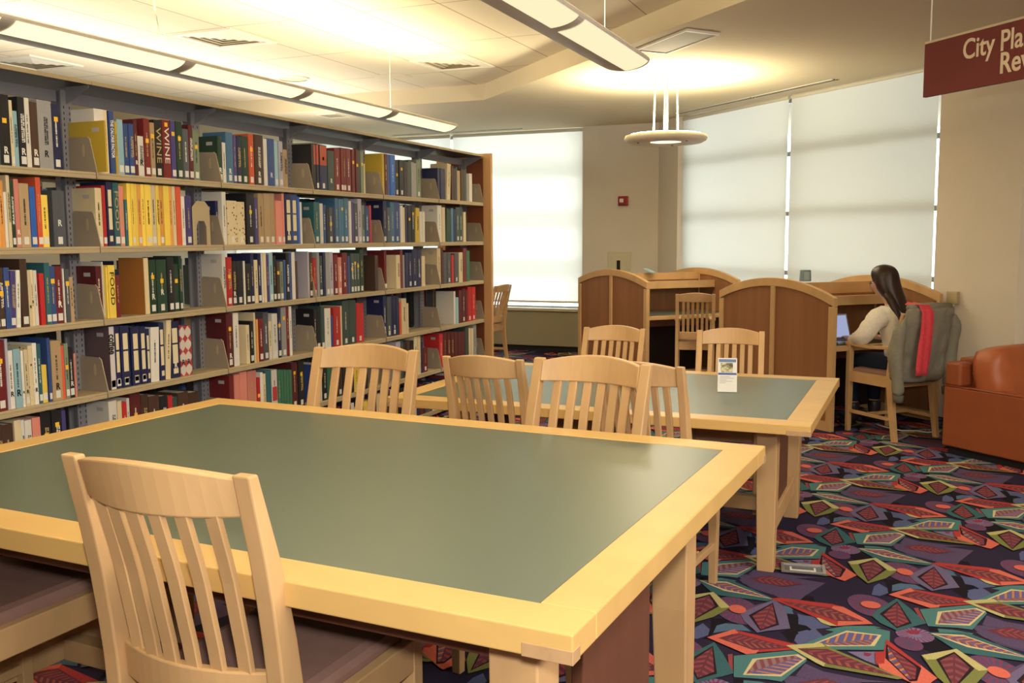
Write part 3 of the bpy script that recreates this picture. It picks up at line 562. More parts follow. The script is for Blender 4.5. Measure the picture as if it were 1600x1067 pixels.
BOOKS = """1 0 2.8125 0.0412 0.276 h L
1 0 2.8545 0.0504 0.300 k RyL
1 0 2.9053 0.0147 0.268 c L
1 0 2.9204 0.0225 0.227 l -
1 0 2.9456 0.0333 0.301 k RL
1 0 2.9793 0.0252 0.287 w q
1 0 3.0049 0.0361 0.274 d RL
1 0 3.0420 0.0724 0.304 a R
1 0 3.1157 0.0481 0.281 n yL
1 1 3.3316 0.0085 0.228 Y - -0.075
1 1 3.3491 0.0562 0.307 w L1
1 1 3.4065 0.0198 0.298 c -
1 1 3.4397 0.0297 0.308 b T0
1 1 3.4698 0.0143 0.243 Y -
1 1 3.4846 0.0371 0.255 l L
1 1 3.5221 0.0328 0.239 b L
1 1 3.5566 0.0309 0.242 b L
1 1 3.5898 0.0225 0.263 m R
1 1 3.6127 0.0362 0.190 w RL
1 1 3.6533 0.0389 0.277 r yL
1 1 3.6935 0.0283 0.262 e yL
1 1 3.7241 0.0523 0.279 k T1L
1 1 3.7810 0.0535 0.285 r yT1
1 1 3.8364 0.0327 0.287 p yL
1 1 3.8709 0.0461 0.290 g yL
1 1 3.9197 0.0413 0.255 A L
1 1 3.9636 0.0314 0.280 m L
1 1 3.9981 0.0435 0.256 s yL
1 2 4.1834 0.0350 0.244 g RL
1 2 4.2217 0.0272 0.213 w L
1 2 4.2527 0.0574 0.272 u RL
1 2 4.3139 0.0259 0.259 p L
1 2 4.3420 0.0371 0.259 n L
1 2 4.3815 0.0600 0.264 g L
1 2 4.4465 0.0453 0.280 o yL
1 2 4.4965 0.0789 0.282 d RL
1 2 4.5796 0.0308 0.266 w L
1 2 4.6129 0.0674 0.271 b R
1 2 4.6824 0.0343 0.261 l L
1 2 4.7218 0.0372 0.265 v L
1 2 4.7616 0.0416 0.220 e -
1 3 5.0511 0.0248 0.278 k o!
1 3 5.0787 0.0264 0.281 k o
1 3 5.1079 0.0280 0.283 k oL
1 3 5.1443 0.0828 0.281 n yoL
1 3 5.2323 0.0733 0.252 h R
1 3 5.3150 0.0660 0.276 r L
1 3 5.3842 0.0289 0.283 r L
1 3 5.4162 0.0323 0.283 r L
1 3 5.4516 0.0593 0.284 r L
1 3 5.5171 0.0380 0.283 r y
1 3 5.5616 0.0385 0.287 m y
1 3 5.6032 0.0292 0.280 g y!
1 3 5.6357 0.0328 0.278 s y
1 3 5.6700 0.0165 0.199 c -!
1 4 5.9119 0.0292 0.300 Y c!
1 4 5.9452 0.0402 0.304 m -
1 4 5.9879 0.0325 0.296 b y!
1 4 6.0257 0.0688 0.287 B -
1 4 6.1022 0.0476 0.256 k yL
1 4 6.1541 0.0640 0.260 k yL
1 4 6.2237 0.0375 0.252 k yL!
1 4 6.2656 0.0248 0.251 d y!
1 4 6.2936 0.0382 0.268 h L!
1 4 6.3346 0.0386 0.257 a L!
1 4 6.3762 0.0421 0.253 a L!
1 4 6.4218 0.0640 0.281 s L
1 5 6.7671 0.0381 0.242 n yjL!
1 5 6.8102 0.0385 0.241 n yjL!
1 5 6.8520 0.0440 0.240 n yjL!
1 5 6.9276 0.0657 0.295 c tL
1 5 7.0034 0.0421 0.273 d L!
1 5 7.0506 0.0390 0.257 d L!
1 5 7.0952 0.0179 0.270 t -!
1 5 7.1163 0.0542 0.243 e L!
1 5 7.1762 0.0605 0.261 d L!
1 5 7.2403 0.0445 0.257 h L!
1 5 7.2900 0.0413 0.229 a L!
1 5 7.3370 0.0570 0.232 w L!
2 0 2.7939 0.0353 0.271 O -
2 0 2.8296 0.0221 0.273 O -
2 0 2.8522 0.0128 0.227 w -
2 0 2.8691 0.0158 0.307 c -
2 0 2.8863 0.0160 0.276 g RL
2 0 2.9044 0.0223 0.282 P RL
2 0 2.9286 0.0474 0.266 e L
2 0 2.9794 0.0270 0.254 B L
2 0 3.0105 0.0246 0.296 o L
2 0 3.0355 0.0341 0.222 y L
2 0 3.0945 0.0642 0.244 A RL
2 1 3.3313 0.0375 0.265 c L
2 1 3.3730 0.0213 0.278 R L
2 1 3.3995 0.0355 0.297 n W
2 1 3.4404 0.0353 0.294 t T2L
2 1 3.4769 0.0271 0.280 P L
2 1 3.5067 0.0145 0.218 t -
2 1 3.5255 0.0211 0.300 y -
2 1 3.5482 0.0196 0.301 y L
2 1 3.5695 0.0206 0.303 y -
2 1 3.5926 0.0217 0.301 O L
2 1 3.6157 0.0219 0.296 y -
2 1 3.6402 0.0400 0.297 y L
2 1 3.6829 0.0320 0.299 c L
2 1 3.7166 0.0210 0.301 y -
2 1 3.7393 0.0247 0.299 O L
2 1 3.7659 0.0384 0.300 y -
2 1 3.8062 0.0208 0.302 O -
2 1 3.8287 0.0219 0.300 c -
2 1 3.8527 0.0368 0.309 o -
2 1 3.8899 0.0260 0.248 w L
2 1 3.9216 0.0418 0.249 p L
2 2 4.1844 0.0238 0.236 n L 0.033
2 2 4.2086 0.0315 0.284 w L
2 2 4.2451 0.0817 0.239 c fL
2 2 4.3300 0.0652 0.235 c fL
2 2 4.4123 0.0693 0.286 k yL
2 2 4.4833 0.0266 0.263 p -
2 2 4.5140 0.0457 0.288 e L
2 2 4.5621 0.0548 0.290 e L
2 2 4.6194 0.0522 0.293 e L
2 2 4.6742 0.0607 0.252 P L
2 2 4.7403 0.0226 0.313 P L
2 2 4.7677 0.0612 0.304 n RW
2 2 4.8327 0.0612 0.299 b W
2 2 4.8948 0.0225 0.282 B -!
2 2 4.9192 0.0213 0.252 w L!
2 3 5.0617 0.0630 0.257 t L
2 3 5.1289 0.0327 0.250 w L
2 3 5.1643 0.0316 0.243 b -
2 3 5.1999 0.0247 0.228 k L!
2 3 5.2290 0.0397 0.229 A yL
2 3 5.2731 0.0252 0.230 n -!
2 3 5.3027 0.0345 0.289 u L
2 3 5.3402 0.0273 0.286 u L!
2 3 5.3705 0.0321 0.287 u yL
2 3 5.4058 0.0542 0.293 u L
2 3 5.4644 0.0283 0.277 w -!
2 3 5.4973 0.0301 0.270 p -!
2 3 5.5336 0.0450 0.263 A L
2 3 5.5826 0.0456 0.299 v L
2 3 5.6305 0.0363 0.253 s L
2 3 5.6716 0.0552 0.246 b wL
2 3 5.7305 0.0220 0.256 R L!
2 4 5.9129 0.0482 0.292 n L
2 4 5.9643 0.0448 0.249 A -
2 4 6.0154 0.0579 0.288 u L
2 4 6.0775 0.0787 0.291 b L
2 4 6.1615 0.0357 0.268 w -!
2 4 6.1999 0.0303 0.255 c -!
2 4 6.2350 0.0291 0.277 n y!
2 4 6.2699 0.0531 0.275 k y
2 4 6.3289 0.0494 0.277 k y
2 4 6.3930 0.0563 0.257 Y t
2 4 6.4581 0.0371 0.230 w L!
2 4 6.4983 0.0406 0.231 w L!
2 5 6.7523 0.0700 0.286 w -
2 5 6.8289 0.0543 0.273 c -
2 5 6.9000 0.0796 0.260 g t
2 5 6.9903 0.0422 0.269 u L!
2 5 7.0359 0.0391 0.263 n L!
2 5 7.0825 0.0649 0.280 h L
2 5 7.1510 0.0586 0.282 h L
2 5 7.2202 0.0446 0.244 c -!
3 0 2.7688 0.0354 0.251 d L
3 0 2.8046 0.0227 0.251 d yL
3 0 2.8297 0.0256 0.252 b y
3 0 2.8573 0.0247 0.238 p tL
3 0 2.8839 0.0200 0.240 w tL
3 0 2.9086 0.0342 0.285 d L
3 0 2.9436 0.0154 0.238 c R
3 0 2.9609 0.0142 0.238 c R
3 0 2.9770 0.0169 0.236 w L
3 0 3.0039 0.0237 0.222 R -
3 0 3.0305 0.0267 0.266 t L
3 0 3.0587 0.0264 0.251 b yL
3 0 3.0877 0.0357 0.250 r RL
3 0 3.1258 0.0083 0.238 w -!
3 0 3.1361 0.0231 0.237 A y
3 0 3.1607 0.0219 0.200 e -
3 1 3.3313 0.0325 0.243 m - 0.021
3 1 3.3643 0.0076 0.263 w - 0.018
3 1 3.3723 0.0077 0.239 y -
3 1 3.3833 0.0405 0.246 y T2
3 1 3.4269 0.0253 0.198 r -
3 1 3.6088 0.0306 0.275 Z C
3 1 3.6442 0.0450 0.265 g RyL
3 1 3.6944 0.0691 0.264 g RyL
3 1 3.7674 0.0472 0.275 k L
3 1 3.8171 0.0332 0.239 g yL
3 1 3.8553 0.0186 0.280 g L
3 2 4.1850 0.0295 0.284 w -
3 2 4.2160 0.0470 0.266 R yL
3 2 4.2657 0.0315 0.244 k RL
3 2 4.3015 0.0574 0.243 k L
3 2 4.3621 0.0145 0.242 w -!
3 2 4.3807 0.0453 0.227 k L
3 2 4.4321 0.0275 0.283 n L
3 2 4.4621 0.0290 0.246 c -
3 2 4.4956 0.0293 0.282 n L
3 2 4.5284 0.0142 0.282 w -!
3 2 4.5450 0.0226 0.285 c -
3 2 4.5709 0.0252 0.274 p -
3 2 4.6000 0.0352 0.284 l L
3 2 4.6384 0.0270 0.265 k L
3 2 4.6683 0.0273 0.230 d yL
3 2 4.6993 0.0276 0.230 s L
3 2 4.7309 0.0215 0.240 b -!
3 2 4.7572 0.0307 0.278 k R
3 2 4.7918 0.0219 0.281 b -!
3 2 4.8177 0.0326 0.284 w -
3 2 4.8528 0.0224 0.230 d yL!
3 2 4.9772 0.0178 0.286 v -!
3 2 4.9976 0.0329 0.282 d L
3 3 5.0423 0.0378 0.245 R L
3 3 5.0852 0.0240 0.280 a -!
3 3 5.1129 0.0314 0.256 h L
3 3 5.1491 0.0260 0.279 n -!
3 3 5.1780 0.0438 0.279 a L
3 3 5.2247 0.0444 0.278 v L
3 3 5.2731 0.0465 0.261 r L
3 3 5.3238 0.0411 0.243 P L
3 3 5.3701 0.0635 0.271 r R
3 3 5.4378 0.0267 0.249 b L!
3 3 5.4696 0.0381 0.266 h yL
3 3 5.5109 0.0370 0.265 h yL
3 3 5.5511 0.0374 0.264 h yL
3 3 5.5939 0.0494 0.289 g L
3 3 5.7846 0.0399 0.247 d L!
3 4 5.8906 0.0289 0.240 r L! 0.049
3 4 5.9200 0.0312 0.280 r L
3 4 5.9517 0.0248 0.232 r - 0.047
3 4 6.0832 0.0582 0.244 c -
3 4 6.1483 0.0357 0.281 r L!
3 4 6.1880 0.0267 0.242 a L!
3 4 6.2197 0.0428 0.257 n L!
3 4 6.2672 0.0514 0.256 n L
3 4 6.3240 0.0768 0.282 n L
3 4 6.4057 0.0616 0.277 n R
3 4 6.4749 0.0508 0.229 c L!
3 5 6.7427 0.0607 0.285 c -
3 5 6.8126 0.0330 0.288 m -!
3 5 6.8506 0.0595 0.246 A L!
3 5 6.9175 0.0681 0.241 A L
3 5 6.9892 0.0422 0.227 R L!
3 5 7.0392 0.0779 0.239 A L
3 5 7.1251 0.0715 0.246 c -
3 5 7.2071 0.0606 0.279 r L!
3 5 7.2776 0.0616 0.257 G L!
4 0 2.7635 0.0470 0.292 r yL
4 0 2.8131 0.0122 0.297 v -
4 0 2.8259 0.0247 0.245 w R
4 0 2.8532 0.0325 0.249 l R
4 0 2.8879 0.0114 0.239 w RL
4 0 2.9013 0.0185 0.242 c RL
4 0 2.9229 0.0226 0.256 c f
4 0 2.9483 0.0209 0.264 w R
4 0 2.9710 0.0182 0.259 t L
4 0 2.9896 0.0271 0.165 y L
4 0 3.0227 0.0148 0.279 b L
4 0 3.0403 0.0533 0.264 e RL
4 0 3.0955 0.0146 0.238 o -
4 0 3.1124 0.0210 0.245 s yL
4 0 3.1349 0.0248 0.225 k RL
4 0 3.1609 0.0086 0.197 P -!
4 1 3.3735 0.0297 0.298 z ST3L
4 1 3.4056 0.0325 0.298 n WL
4 1 3.4412 0.0534 0.294 n WL
4 1 3.5082 0.0523 0.285 n WL
4 1 3.5629 0.0398 0.281 n WL
4 1 3.6048 0.0232 0.266 n W
4 1 3.6316 0.0558 0.271 w t
4 1 3.6933 0.0356 0.289 n W
4 1 3.7331 0.0343 0.312 c t
4 1 3.7703 0.0663 0.288 n WR
4 1 3.8395 0.0339 0.257 w xR
4 1 3.8761 0.0488 0.257 P xR
4 2 4.2006 0.0548 0.296 m RyL
4 2 4.2598 0.0438 0.295 w L
4 2 4.3707 0.0295 0.219 c -
4 2 4.4053 0.0299 0.238 k L
4 2 4.4400 0.0151 0.286 c -!
4 2 4.4574 0.0163 0.245 O -!
4 2 4.4773 0.0425 0.246 r L
4 2 4.5254 0.0480 0.279 A L
4 2 4.5755 0.0280 0.224 c L
4 2 4.6094 0.0506 0.265 w L
4 2 4.6645 0.0275 0.296 n yL
4 2 4.6958 0.0456 0.297 a yL
4 2 4.7455 0.0257 0.306 r -
4 2 4.7752 0.0233 0.312 w -
4 3 5.0365 0.0276 0.262 k -
4 3 5.0668 0.0398 0.260 k L
4 3 5.1113 0.0389 0.273 h L
4 3 5.1556 0.0675 0.257 w L
4 3 5.2262 0.0193 0.204 b -!
4 3 5.2528 0.0817 0.258 R L
4 3 5.3377 0.0154 0.263 c -!
4 3 5.3583 0.0763 0.293 h L
4 3 5.4394 0.0846 0.292 h L
4 3 5.5299 0.0919 0.265 R L
4 4 5.8896 0.0439 0.295 n RL
4 4 5.9392 0.0534 0.288 A RL
4 4 5.9986 0.0210 0.289 n R!
4 4 6.0226 0.0485 0.287 n RL
4 4 6.0755 0.0384 0.277 n RL!
4 4 6.1178 0.0295 0.237 o L!
4 4 6.1524 0.0708 0.260 c -
4 4 6.2288 0.0287 0.222 c -!
4 5 7.0243 0.0330 0.268 w -!
4 5 7.0644 0.0432 0.215 l -!
4 5 7.1163 0.0557 0.271 m L!
4 5 7.1781 0.0646 0.281 m L
4 5 7.2487 0.0327 0.269 m L!
4 5 7.2879 0.0767 0.293 R L
4 5 7.3729 0.0761 0.287 R L
5 0 2.7213 0.0356 0.277 d -
5 0 2.7573 0.0227 0.272 d y
5 0 2.7823 0.0493 0.268 d L
5 0 2.8351 0.0321 0.278 c R
5 0 2.8696 0.0153 0.274 w -
5 0 2.8872 0.0335 0.269 w L
5 0 2.9235 0.0407 0.273 P -
5 0 2.9682 0.0530 0.292 k y
5 0 3.0251 0.0523 0.288 k y
5 0 3.0812 0.0210 0.279 p L
5 1 3.3511 0.0489 0.276 w -
5 1 3.4029 0.0256 0.270 c -
5 1 3.4307 0.0268 0.259 R -
5 1 3.4603 0.0172 0.274 w -
5 1 3.4814 0.0667 0.292 m y
5 1 3.5510 0.0478 0.276 d R
5 1 3.6017 0.0718 0.260 d -
5 1 3.6758 0.0547 0.250 k -
5 1 3.7331 0.0301 0.243 R R
5 1 3.7656 0.0342 0.231 h -
5 1 3.8059 0.0757 0.247 d L
5 1 3.8841 0.0770 0.235 d L
5 2 4.2082 0.0369 0.283 r -
5 2 4.2494 0.0463 0.281 P -
5 2 4.3004 0.0607 0.291 P -
5 2 4.3655 0.0784 0.285 P R
5 2 4.4497 0.0282 0.237 R y
5 2 4.4822 0.0226 0.263 w -
5 2 4.5068 0.0240 0.252 c -
5 2 4.5360 0.0486 0.265 t L
5 2 4.5894 0.0519 0.262 w j
5 2 4.6461 0.0301 0.256 G L
5 2 4.6774 0.0241 0.252 G L!
5 2 4.7027 0.0243 0.249 G L!
5 2 4.7282 0.0245 0.246 G L!
5 2 4.7538 0.0247 0.242 G L!
5 2 4.7848 0.0580 0.283 m yL
5 2 4.8495 0.0605 0.287 k yL
5 2 5.0053 0.0252 0.241 b -
5 3 5.0561 0.0487 0.242 w -
5 3 5.1116 0.0436 0.228 k L
5 3 5.1626 0.0712 0.228 G L
5 3 5.2396 0.0423 0.220 k -
5 3 5.2861 0.0537 0.205 d L
5 3 5.3443 0.0374 0.199 k L!
5 3 5.3864 0.0426 0.202 s -
5 3 5.4367 0.0416 0.192 k L!
5 3 5.4846 0.0711 0.187 y L
5 3 5.5561 0.0430 0.315 a -
5 3 5.5996 0.0129 0.179 k -!
5 3 5.6178 0.0410 0.310 k -
5 4 6.0584 0.0664 0.278 v -
5 4 6.1297 0.0376 0.288 h -!
5 4 6.1717 0.0396 0.268 k L!
5 4 6.2176 0.0482 0.263 d L
5 4 6.2707 0.0570 0.265 k L
5 4 6.3383 0.0463 0.306 c -
5 4 6.3895 0.0453 0.301 c -
5 4 6.4405 0.0339 0.241 n L!
5 4 6.4805 0.0758 0.194 r L
5 5 6.7517 0.0680 0.274 R -
5 5 6.8254 0.0617 0.280 m L
5 5 6.8927 0.0589 0.274 m L
5 5 6.9572 0.0598 0.268 m L
5 5 7.0227 0.0607 0.262 m L!
5 5 7.0893 0.0617 0.256 m L!
5 5 7.1568 0.0667 0.249 m L!
5 5 7.2321 0.0658 0.282 h -
5 5 7.3040 0.0396 0.268 c -!
5 5 7.3477 0.0379 0.264 c -!
5 5 7.3944 0.0683 0.290 a -"""
RME = text_mesh('R', .02, 'CENTER', .005)
TXT = {'0': text_mesh('THE CALORIE FACTOR', .03, 'CENTER', .005), '1': text_mesh('WINE', .0, 'CENTER', .005), '2': text_mesh('FOOD', .0, 'CENTER', .005), '3': text_mesh('coffee', .03, 'CENTER', .005)}
TXTW = {'0': 10.6, '1': 2.55, '2': 2.75, '3': 2.9}
XSP = -3.440
stuff_books = MB(); stuff_cols = []
def cover_mesh(w, h, d, b):
    # outline seen from above: rounded spine at +x, two boards running back
    t = min(.0022, w*.18); rb = min(.003, w*.12); hw = w/2
    pts = [(-d, -hw)]
    for k in range(6):
        a = -PI/2+PI*k/5
        pts.append((-rb+rb*math.cos(a) if True else 0, hw*math.sin(a)*1.0 if k in (0, 5) else hw*(.99 if k in (1, 4) else .55)*(1 if math.sin(a) > 0 else -1)))
    pts.append((-d, hw)); pts += [(-d, hw-t), (-t-rb, hw-t), (-t-rb, -hw+t), (-d, -hw+t)]
    b.prism(pts, 0, h)
    return t, rb
dash_cache = {}
def dashes(seed):
    if seed in dash_cache: return dash_cache[seed]
    q = random.Random(seed); b = MB(); z = 0
    vs = []; x = -.5
    me = bpy.data.meshes.new('title_print'); v = []; f = []
    for ln in range(q.choice((1, 1, 2))):
        x = -.5; yo = (.0 if ln == 0 else .9)
        while x < .5-.03:
            L = q.uniform(.012, .03)
            if q.random() < .8:
                o = len(v); hh = q.uniform(.28, .42); v += [(x, yo-hh, 0), (x+L*.75, yo-hh, 0), (x+L*.75, yo+hh, 0), (x, yo+hh, 0)]; f.append((o, o+1, o+2, o+3))
            x += L
    me.from_pydata(v, [], f); me.materials.append(INKW); dash_cache[seed] = me
    return me
bk = [l.split() for l in BOOKS.strip().split('\n')]
counts = {}
pos_in = {}
for q in bk:
    key = (q[0], q[1]); counts[key] = counts.get(key, 0)+1
nbk = 0
bq = random.Random(3)
for q in bk:
    row, bay = int(q[0]), int(q[1]); y, w, h = float(q[2]), float(q[3]), float(q[4]); c = q[5]; fl_ = q[6]
    is_stuff = fl_.endswith('!'); fl_ = fl_.replace('!', '').replace('-', '')
    key = (q[0], q[1]); pos_in[key] = pos_in.get(key, 0)+1; idx = pos_in[key]
    z0 = ZS[row]+.0006; hmax = (2.0 if row == 1 else ZS[row-1]-.034)-z0
    h = min(h, hmax-.004)
    d = min(.168, max(.105, h*.68)); d *= bq.uniform(.9, 1)
    xs = XSP-bq.uniform(0, .006)
    if len(q) > 7: xs = XSP-float(q[7]); d = min(d, .165-float(q[7])*.5) if float(q[7]) > 0 else .215
    if is_stuff:
        o = len(stuff_books.v); stuff_books.box(xs-d, xs, y+.0003, y+w-.0003, z0, z0+h); stuff_cols += [BC[c]]*6
        continue
    nbk += 1
    tall = 'tall' if h > .285 else ('short' if h < .225 else ''); th = 'thick' if w > .042 else ('slim' if w < .017 else '')
    look = ' '.join(s for s in (tall, th, BN[c]) if s)
    st = ' with yellow sticker' if 'y' in fl_ else (' marked R' if 'R' in fl_ else '')
    lab = '%s book%s, %s from left, %s shelf, %s bay' % (look, st, ORD[idx], ROWN[row], BAYN[bay])
    b = MB(); t, rb = cover_mesh(w, h, d, b)
    cv = b.build('book', BM[c]); cv.location = (xs, y+w/2, z0)
    tag(cv, lab, 'book', 'books on the %s shelf' % ROWN[row])
    if 't' in fl_:
        a = R(-4.5 if c not in 'cg' else -7); cv.rotation_euler.x = a*.6
        cv.location.y -= .004
    if 'f' in fl_:
        m = mat('patterned_cover_'+('a' if c == 'c' and row == 2 else 'b'), BC[c], .5, .3)
        if 'Spots' not in m.node_tree.nodes:
            nt = m.node_tree; vo = nt.nodes.new('ShaderNodeTexVoronoi'); vo.name = 'Spots'; vo.inputs['Scale'].default_value = 46
            cr = nt.nodes.new('ShaderNodeValToRGB'); cr.color_ramp.elements[0].position = .22; cr.color_ramp.elements[0].color = lin((120, 70, 50))+(1,); cr.color_ramp.elements[1].position = .30; cr.color_ramp.elements[1].color = lin(BC[c])+(1,)
            tc = nt.nodes.new('ShaderNodeTexCoord'); nt.links.new(tc.outputs['Object'], vo.inputs['Vector']); nt.links.new(vo.outputs['Distance'], cr.inputs[0]); nt.links.new(cr.outputs[0], nt.nodes['Principled BSDF'].inputs['Base Color'])
        cv.data.materials[0] = m
    if 'x' in fl_:
        m = mat('harlequin_cover', BC['w'], .5, .3)
        if 'Chk' not in m.node_tree.nodes:
            nt = m.node_tree; ck = nt.nodes.new('ShaderNodeTexChecker'); ck.name = 'Chk'; ck.inputs['Scale'].default_value = 1
            ck.inputs['Color1'].default_value = lin((206, 196, 186))+(1,); ck.inputs['Color2'].default_value = lin((172, 66, 70))+(1,)
            tc = nt.nodes.new('ShaderNodeTexCoord'); mp = nt.nodes.new('ShaderNodeMapping'); mp.inputs['Rotation'].default_value = (R(45), 0, 0); mp.inputs['Scale'].default_value = (1, 22, 22)
            mp.inputs['Location'].default_value = (.5, 0, 0)
            nt.links.new(tc.outputs['Object'], mp.inputs[0]); nt.links.new(mp.outputs[0], ck.inputs['Vector']); nt.links.new(ck.outputs['Color'], nt.nodes['Principled BSDF'].inputs['Base Color'])
        cv.data.materials[0] = m
    if w-2*t > .002:
        b = MB(); b.box(-d+.003, -t-rb-.0003, -w/2+t+.0002, w/2-t-.0002, .003, h-.003); b.build('pages', PAGES, cv)
    X = .0007
    def plate(name, wy, z_0, z_1, m_, yo=0):
        b = MB(); b.box(X-.0006, X+.0004, yo-wy/2, yo+wy/2, z_0, z_1); return b.build(name, m_, cv)
    lw = min(w*.80, .024)
    if idx == 1 and bay > 0 and h > .2:
        b = MB(); b.box(-.075, -.035, -w/2-.0007, -w/2+.0003, h-.048, h-.030); b.build('barcode_label', mat('barcode_label', (176, 172, 172), .6, .3), cv)
    if 'C' in fl_: plate('spine_strip', w*.96, .001, h-.001, mat('cream_spine', (214, 198, 158), .55, .3))
    if 'S' in fl_: plate('spine_strip', w*.96, .001, h-.001, mat('white_spine', (206, 200, 200), .55, .3))
    if 'L' in fl_: plate('call_label', lw, .012, .012+min(.034, .022+lw*.4), LBL)
    zy = h-.012 if 'T' in fl_ else h-.055-(idx % 3)*.02
    if 'y' in fl_: plate('yellow_sticker', min(w*.72, .02), zy-.02, zy, YSTICK)
    if 'o' in fl_: plate('red_spine_panel', w*.9, h*.55, h-.006, mat('rust_panel', (176, 84, 60), .5, .3))
    if 'j' in fl_: plate('red_spine_panel', w*.8, h*.30, h*.62, mat('red_panel', (176, 60, 60), .5, .3))
    if 'W' in fl_:
        plate('binder_label', w*.55, h*.62, h*.88, CREAMLBL); pl = plate('binder_label', w*.55, h*.26, h*.59, CREAMLBL); plate('binder_label', w*.5, .022, .048, CREAMLBL)
    if 'R' in fl_:
        dark = c in 'knbBgGtrRmdApuhoP'; s = min(.034, w*1.05)
        zz = .062 if row in (1, 4) else .062+(idx % 3)*.02
        if 'x' in fl_: zz, dark = .07, False
        mesh_obj('letter_mark', RME, INKW if dark else INKB, cv, frame((X+.0004, 0, zz), (0, s, 0), (0, 0, s*1.15), (.1, 0, 0)))
    tt = [ch for ch in fl_ if ch in '0123'] if 'T' in fl_ or '1' in fl_ else []
    tt = [fl_[fl_.index('T')+1]] if 'T' in fl_ else []
    if tt:
        k = tt[0]; Ls_ = h*(.62 if k in '12' else (.62 if k == '0' else .38)); s = Ls_/TXTW[k]; sy_ = min(w*.62/.72, s*3) if k in '12' else s*1.4
        mesh_obj('spine_title', TXT[k], INKG if k in '12' and c != 'y' and c != 'r' else (INKB if c in 'wycz' else INKW), cv, frame((X+.0004, 0, h*(.56 if k != '3' else .72)), (0, 0, -s), (0, sy_, 0), (.1, 0, 0)))
    elif w > .014 and bq.random() < .72 and 'W' not in fl_ and 'x' not in fl_ and 'f' not in fl_ and 'o' not in fl_:
        ink = (INKB if c in 'wcyYOlaves' else (INKG if bq.random() < .45 else INKW))
        o = mesh_obj('title_print', dashes(bq.randrange(14)), ink, cv, frame((X-.0003+.0004, -.0015, h*.55), (0, 0, -h*.42), (0, min(.012, w*.3), 0), (1, 0, 0)))
# the remaining small far books, and the books shelved on the other side
sq = random.Random(11)
for k in range(1, 7):
    for i in range(-1, 5):
        ya, yb = SY0+i*SP_+.04, SY0+(i+1)*SP_-.035
        y = ya+sq.uniform(0, .05)
        hl = (1.955 if k == 1 else ZS[k-1]-.034)-ZS[k]
        full = yb-(sq.uniform(.0, .2) if k == 3 else 0)
        while y < full:
            w = sq.uniform(.014, .05); h = min(hl-.006, {1: sq.uniform(.15, .215), 2: sq.uniform(.25, .30), 3: sq.uniform(.20, .262)}.get(k, sq.uniform(.275, .33)))
            d = sq.uniform(.11, .15)
            if y+w > yb: break
            c = sq.choice('knbgrmdaAhtnkgmeuAkth'); stuff_books.box(XBK+.015, XBK+.015+d, y, y+w-.001, ZS[k]+.0006, ZS[k]+h); stuff_cols += [BC[c]]*3+[BC[c]]*3
            y += w
# a few books along the base shelf seen through the chair slats
for i in range(1, 5):
    y = SY0+i*SP_+.02
    while y < SY0+(i+1)*SP_-.06:
        w = sq.uniform(.02, .05); h = sq.uniform(.2, .27); c = sq.choice('kywdnrcYkA')
        stuff_books.box(XSP-.15, XSP, y, y+w-.001, ZS[6]+.0006, ZS[6]+h); stuff_cols += [BC[c]]*6; y += w
SBM = bpy.data.materials.new('assorted_covers'); SBM.use_nodes = True
nt = SBM.node_tree; at = nt.nodes.new('ShaderNodeAttribute'); at.attribute_name = 'cover_colour'; nt.links.new(at.outputs['Color'], nt.nodes['Principled BSDF'].inputs['Base Color']); nt.nodes['Principled BSDF'].inputs['Roughness'].default_value = .55
o = stuff_books.build('shelved_books', SBM, fix=False)
ca = o.data.attributes.new('cover_colour', 'FLOAT_COLOR', 'FACE')
for k, cc in enumerate(stuff_cols): ca.data[k].color = lin(cc)+(1,)
tag(o, 'remaining small distant books and the books on the far side of the shelving', 'books', None, 'stuff')

# loose metal bookend facing out on the second shelf, third bay
yb0 = 4.032
sc_ = 0.133/.094
be = empty('bookend', (XSP, yb0, ZS[2]+.001)); tag(be, 'beige metal bookend with an arched cut-out standing on the second shelf', 'bookend')
out = [(-.047, 0), (.047, 0), (.047, .175), (.022, .205), (-.022, .205), (-.047, .175)]
hole = [(-.027, .0), (.027, 0), (.027, .085), (.016, .112), (-.016, .112), (-.027, .085)]
b = MB()
segs = [((-.047, 0), (-.027, 0), (-.027, .085), (-.047, .175)), ((-.047, .175), (-.027, .085), (-.016, .112), (-.022, .205)), ((-.022, .205), (-.016, .112), (.016, .112), (.022, .205)), ((.022, .205), (.016, .112), (.027, .085), (.047, .175)), ((.047, .175), (.027, .085), (.027, 0), (.047, 0))]
o = len(b.v)
# one continuous plate: outer and inner loops, front and back
outl = [(-.047, 0), (-.047, .175), (-.022, .205), (.022, .205), (.047, .175), (.047, 0)]
inl = [(-.027, 0), (-.027, .085), (-.016, .112), (.016, .112), (.027, .085), (.027, 0)]
vs = [(.0, y_*sc_, z_*1.11) for y_, z_ in outl]+[(0, y_*sc_, z_*1.11) for y_, z_ in inl]+[(-.002, y_*sc_, z_*1.11) for y_, z_ in outl]+[(-.002, y_*sc_, z_*1.11) for y_, z_ in inl]
fs = []
for k in range(5):
    fs += [(k, k+1, 6+k+1, 6+k), (12+k, 18+k, 18+k+1, 12+k+1), (k, 12+k, 12+k+1, k+1), (6+k, 6+k+1, 18+k+1, 18+k)]
fs += [(0, 6, 18, 12), (5, 17, 23, 11)]
b.add(vs, fs); b.build('plate', SHELFM, be)
b = MB(); b.box(-.09, -.003, -.026, .026, 0, .0015); b.build('foot', SHELFM, be)

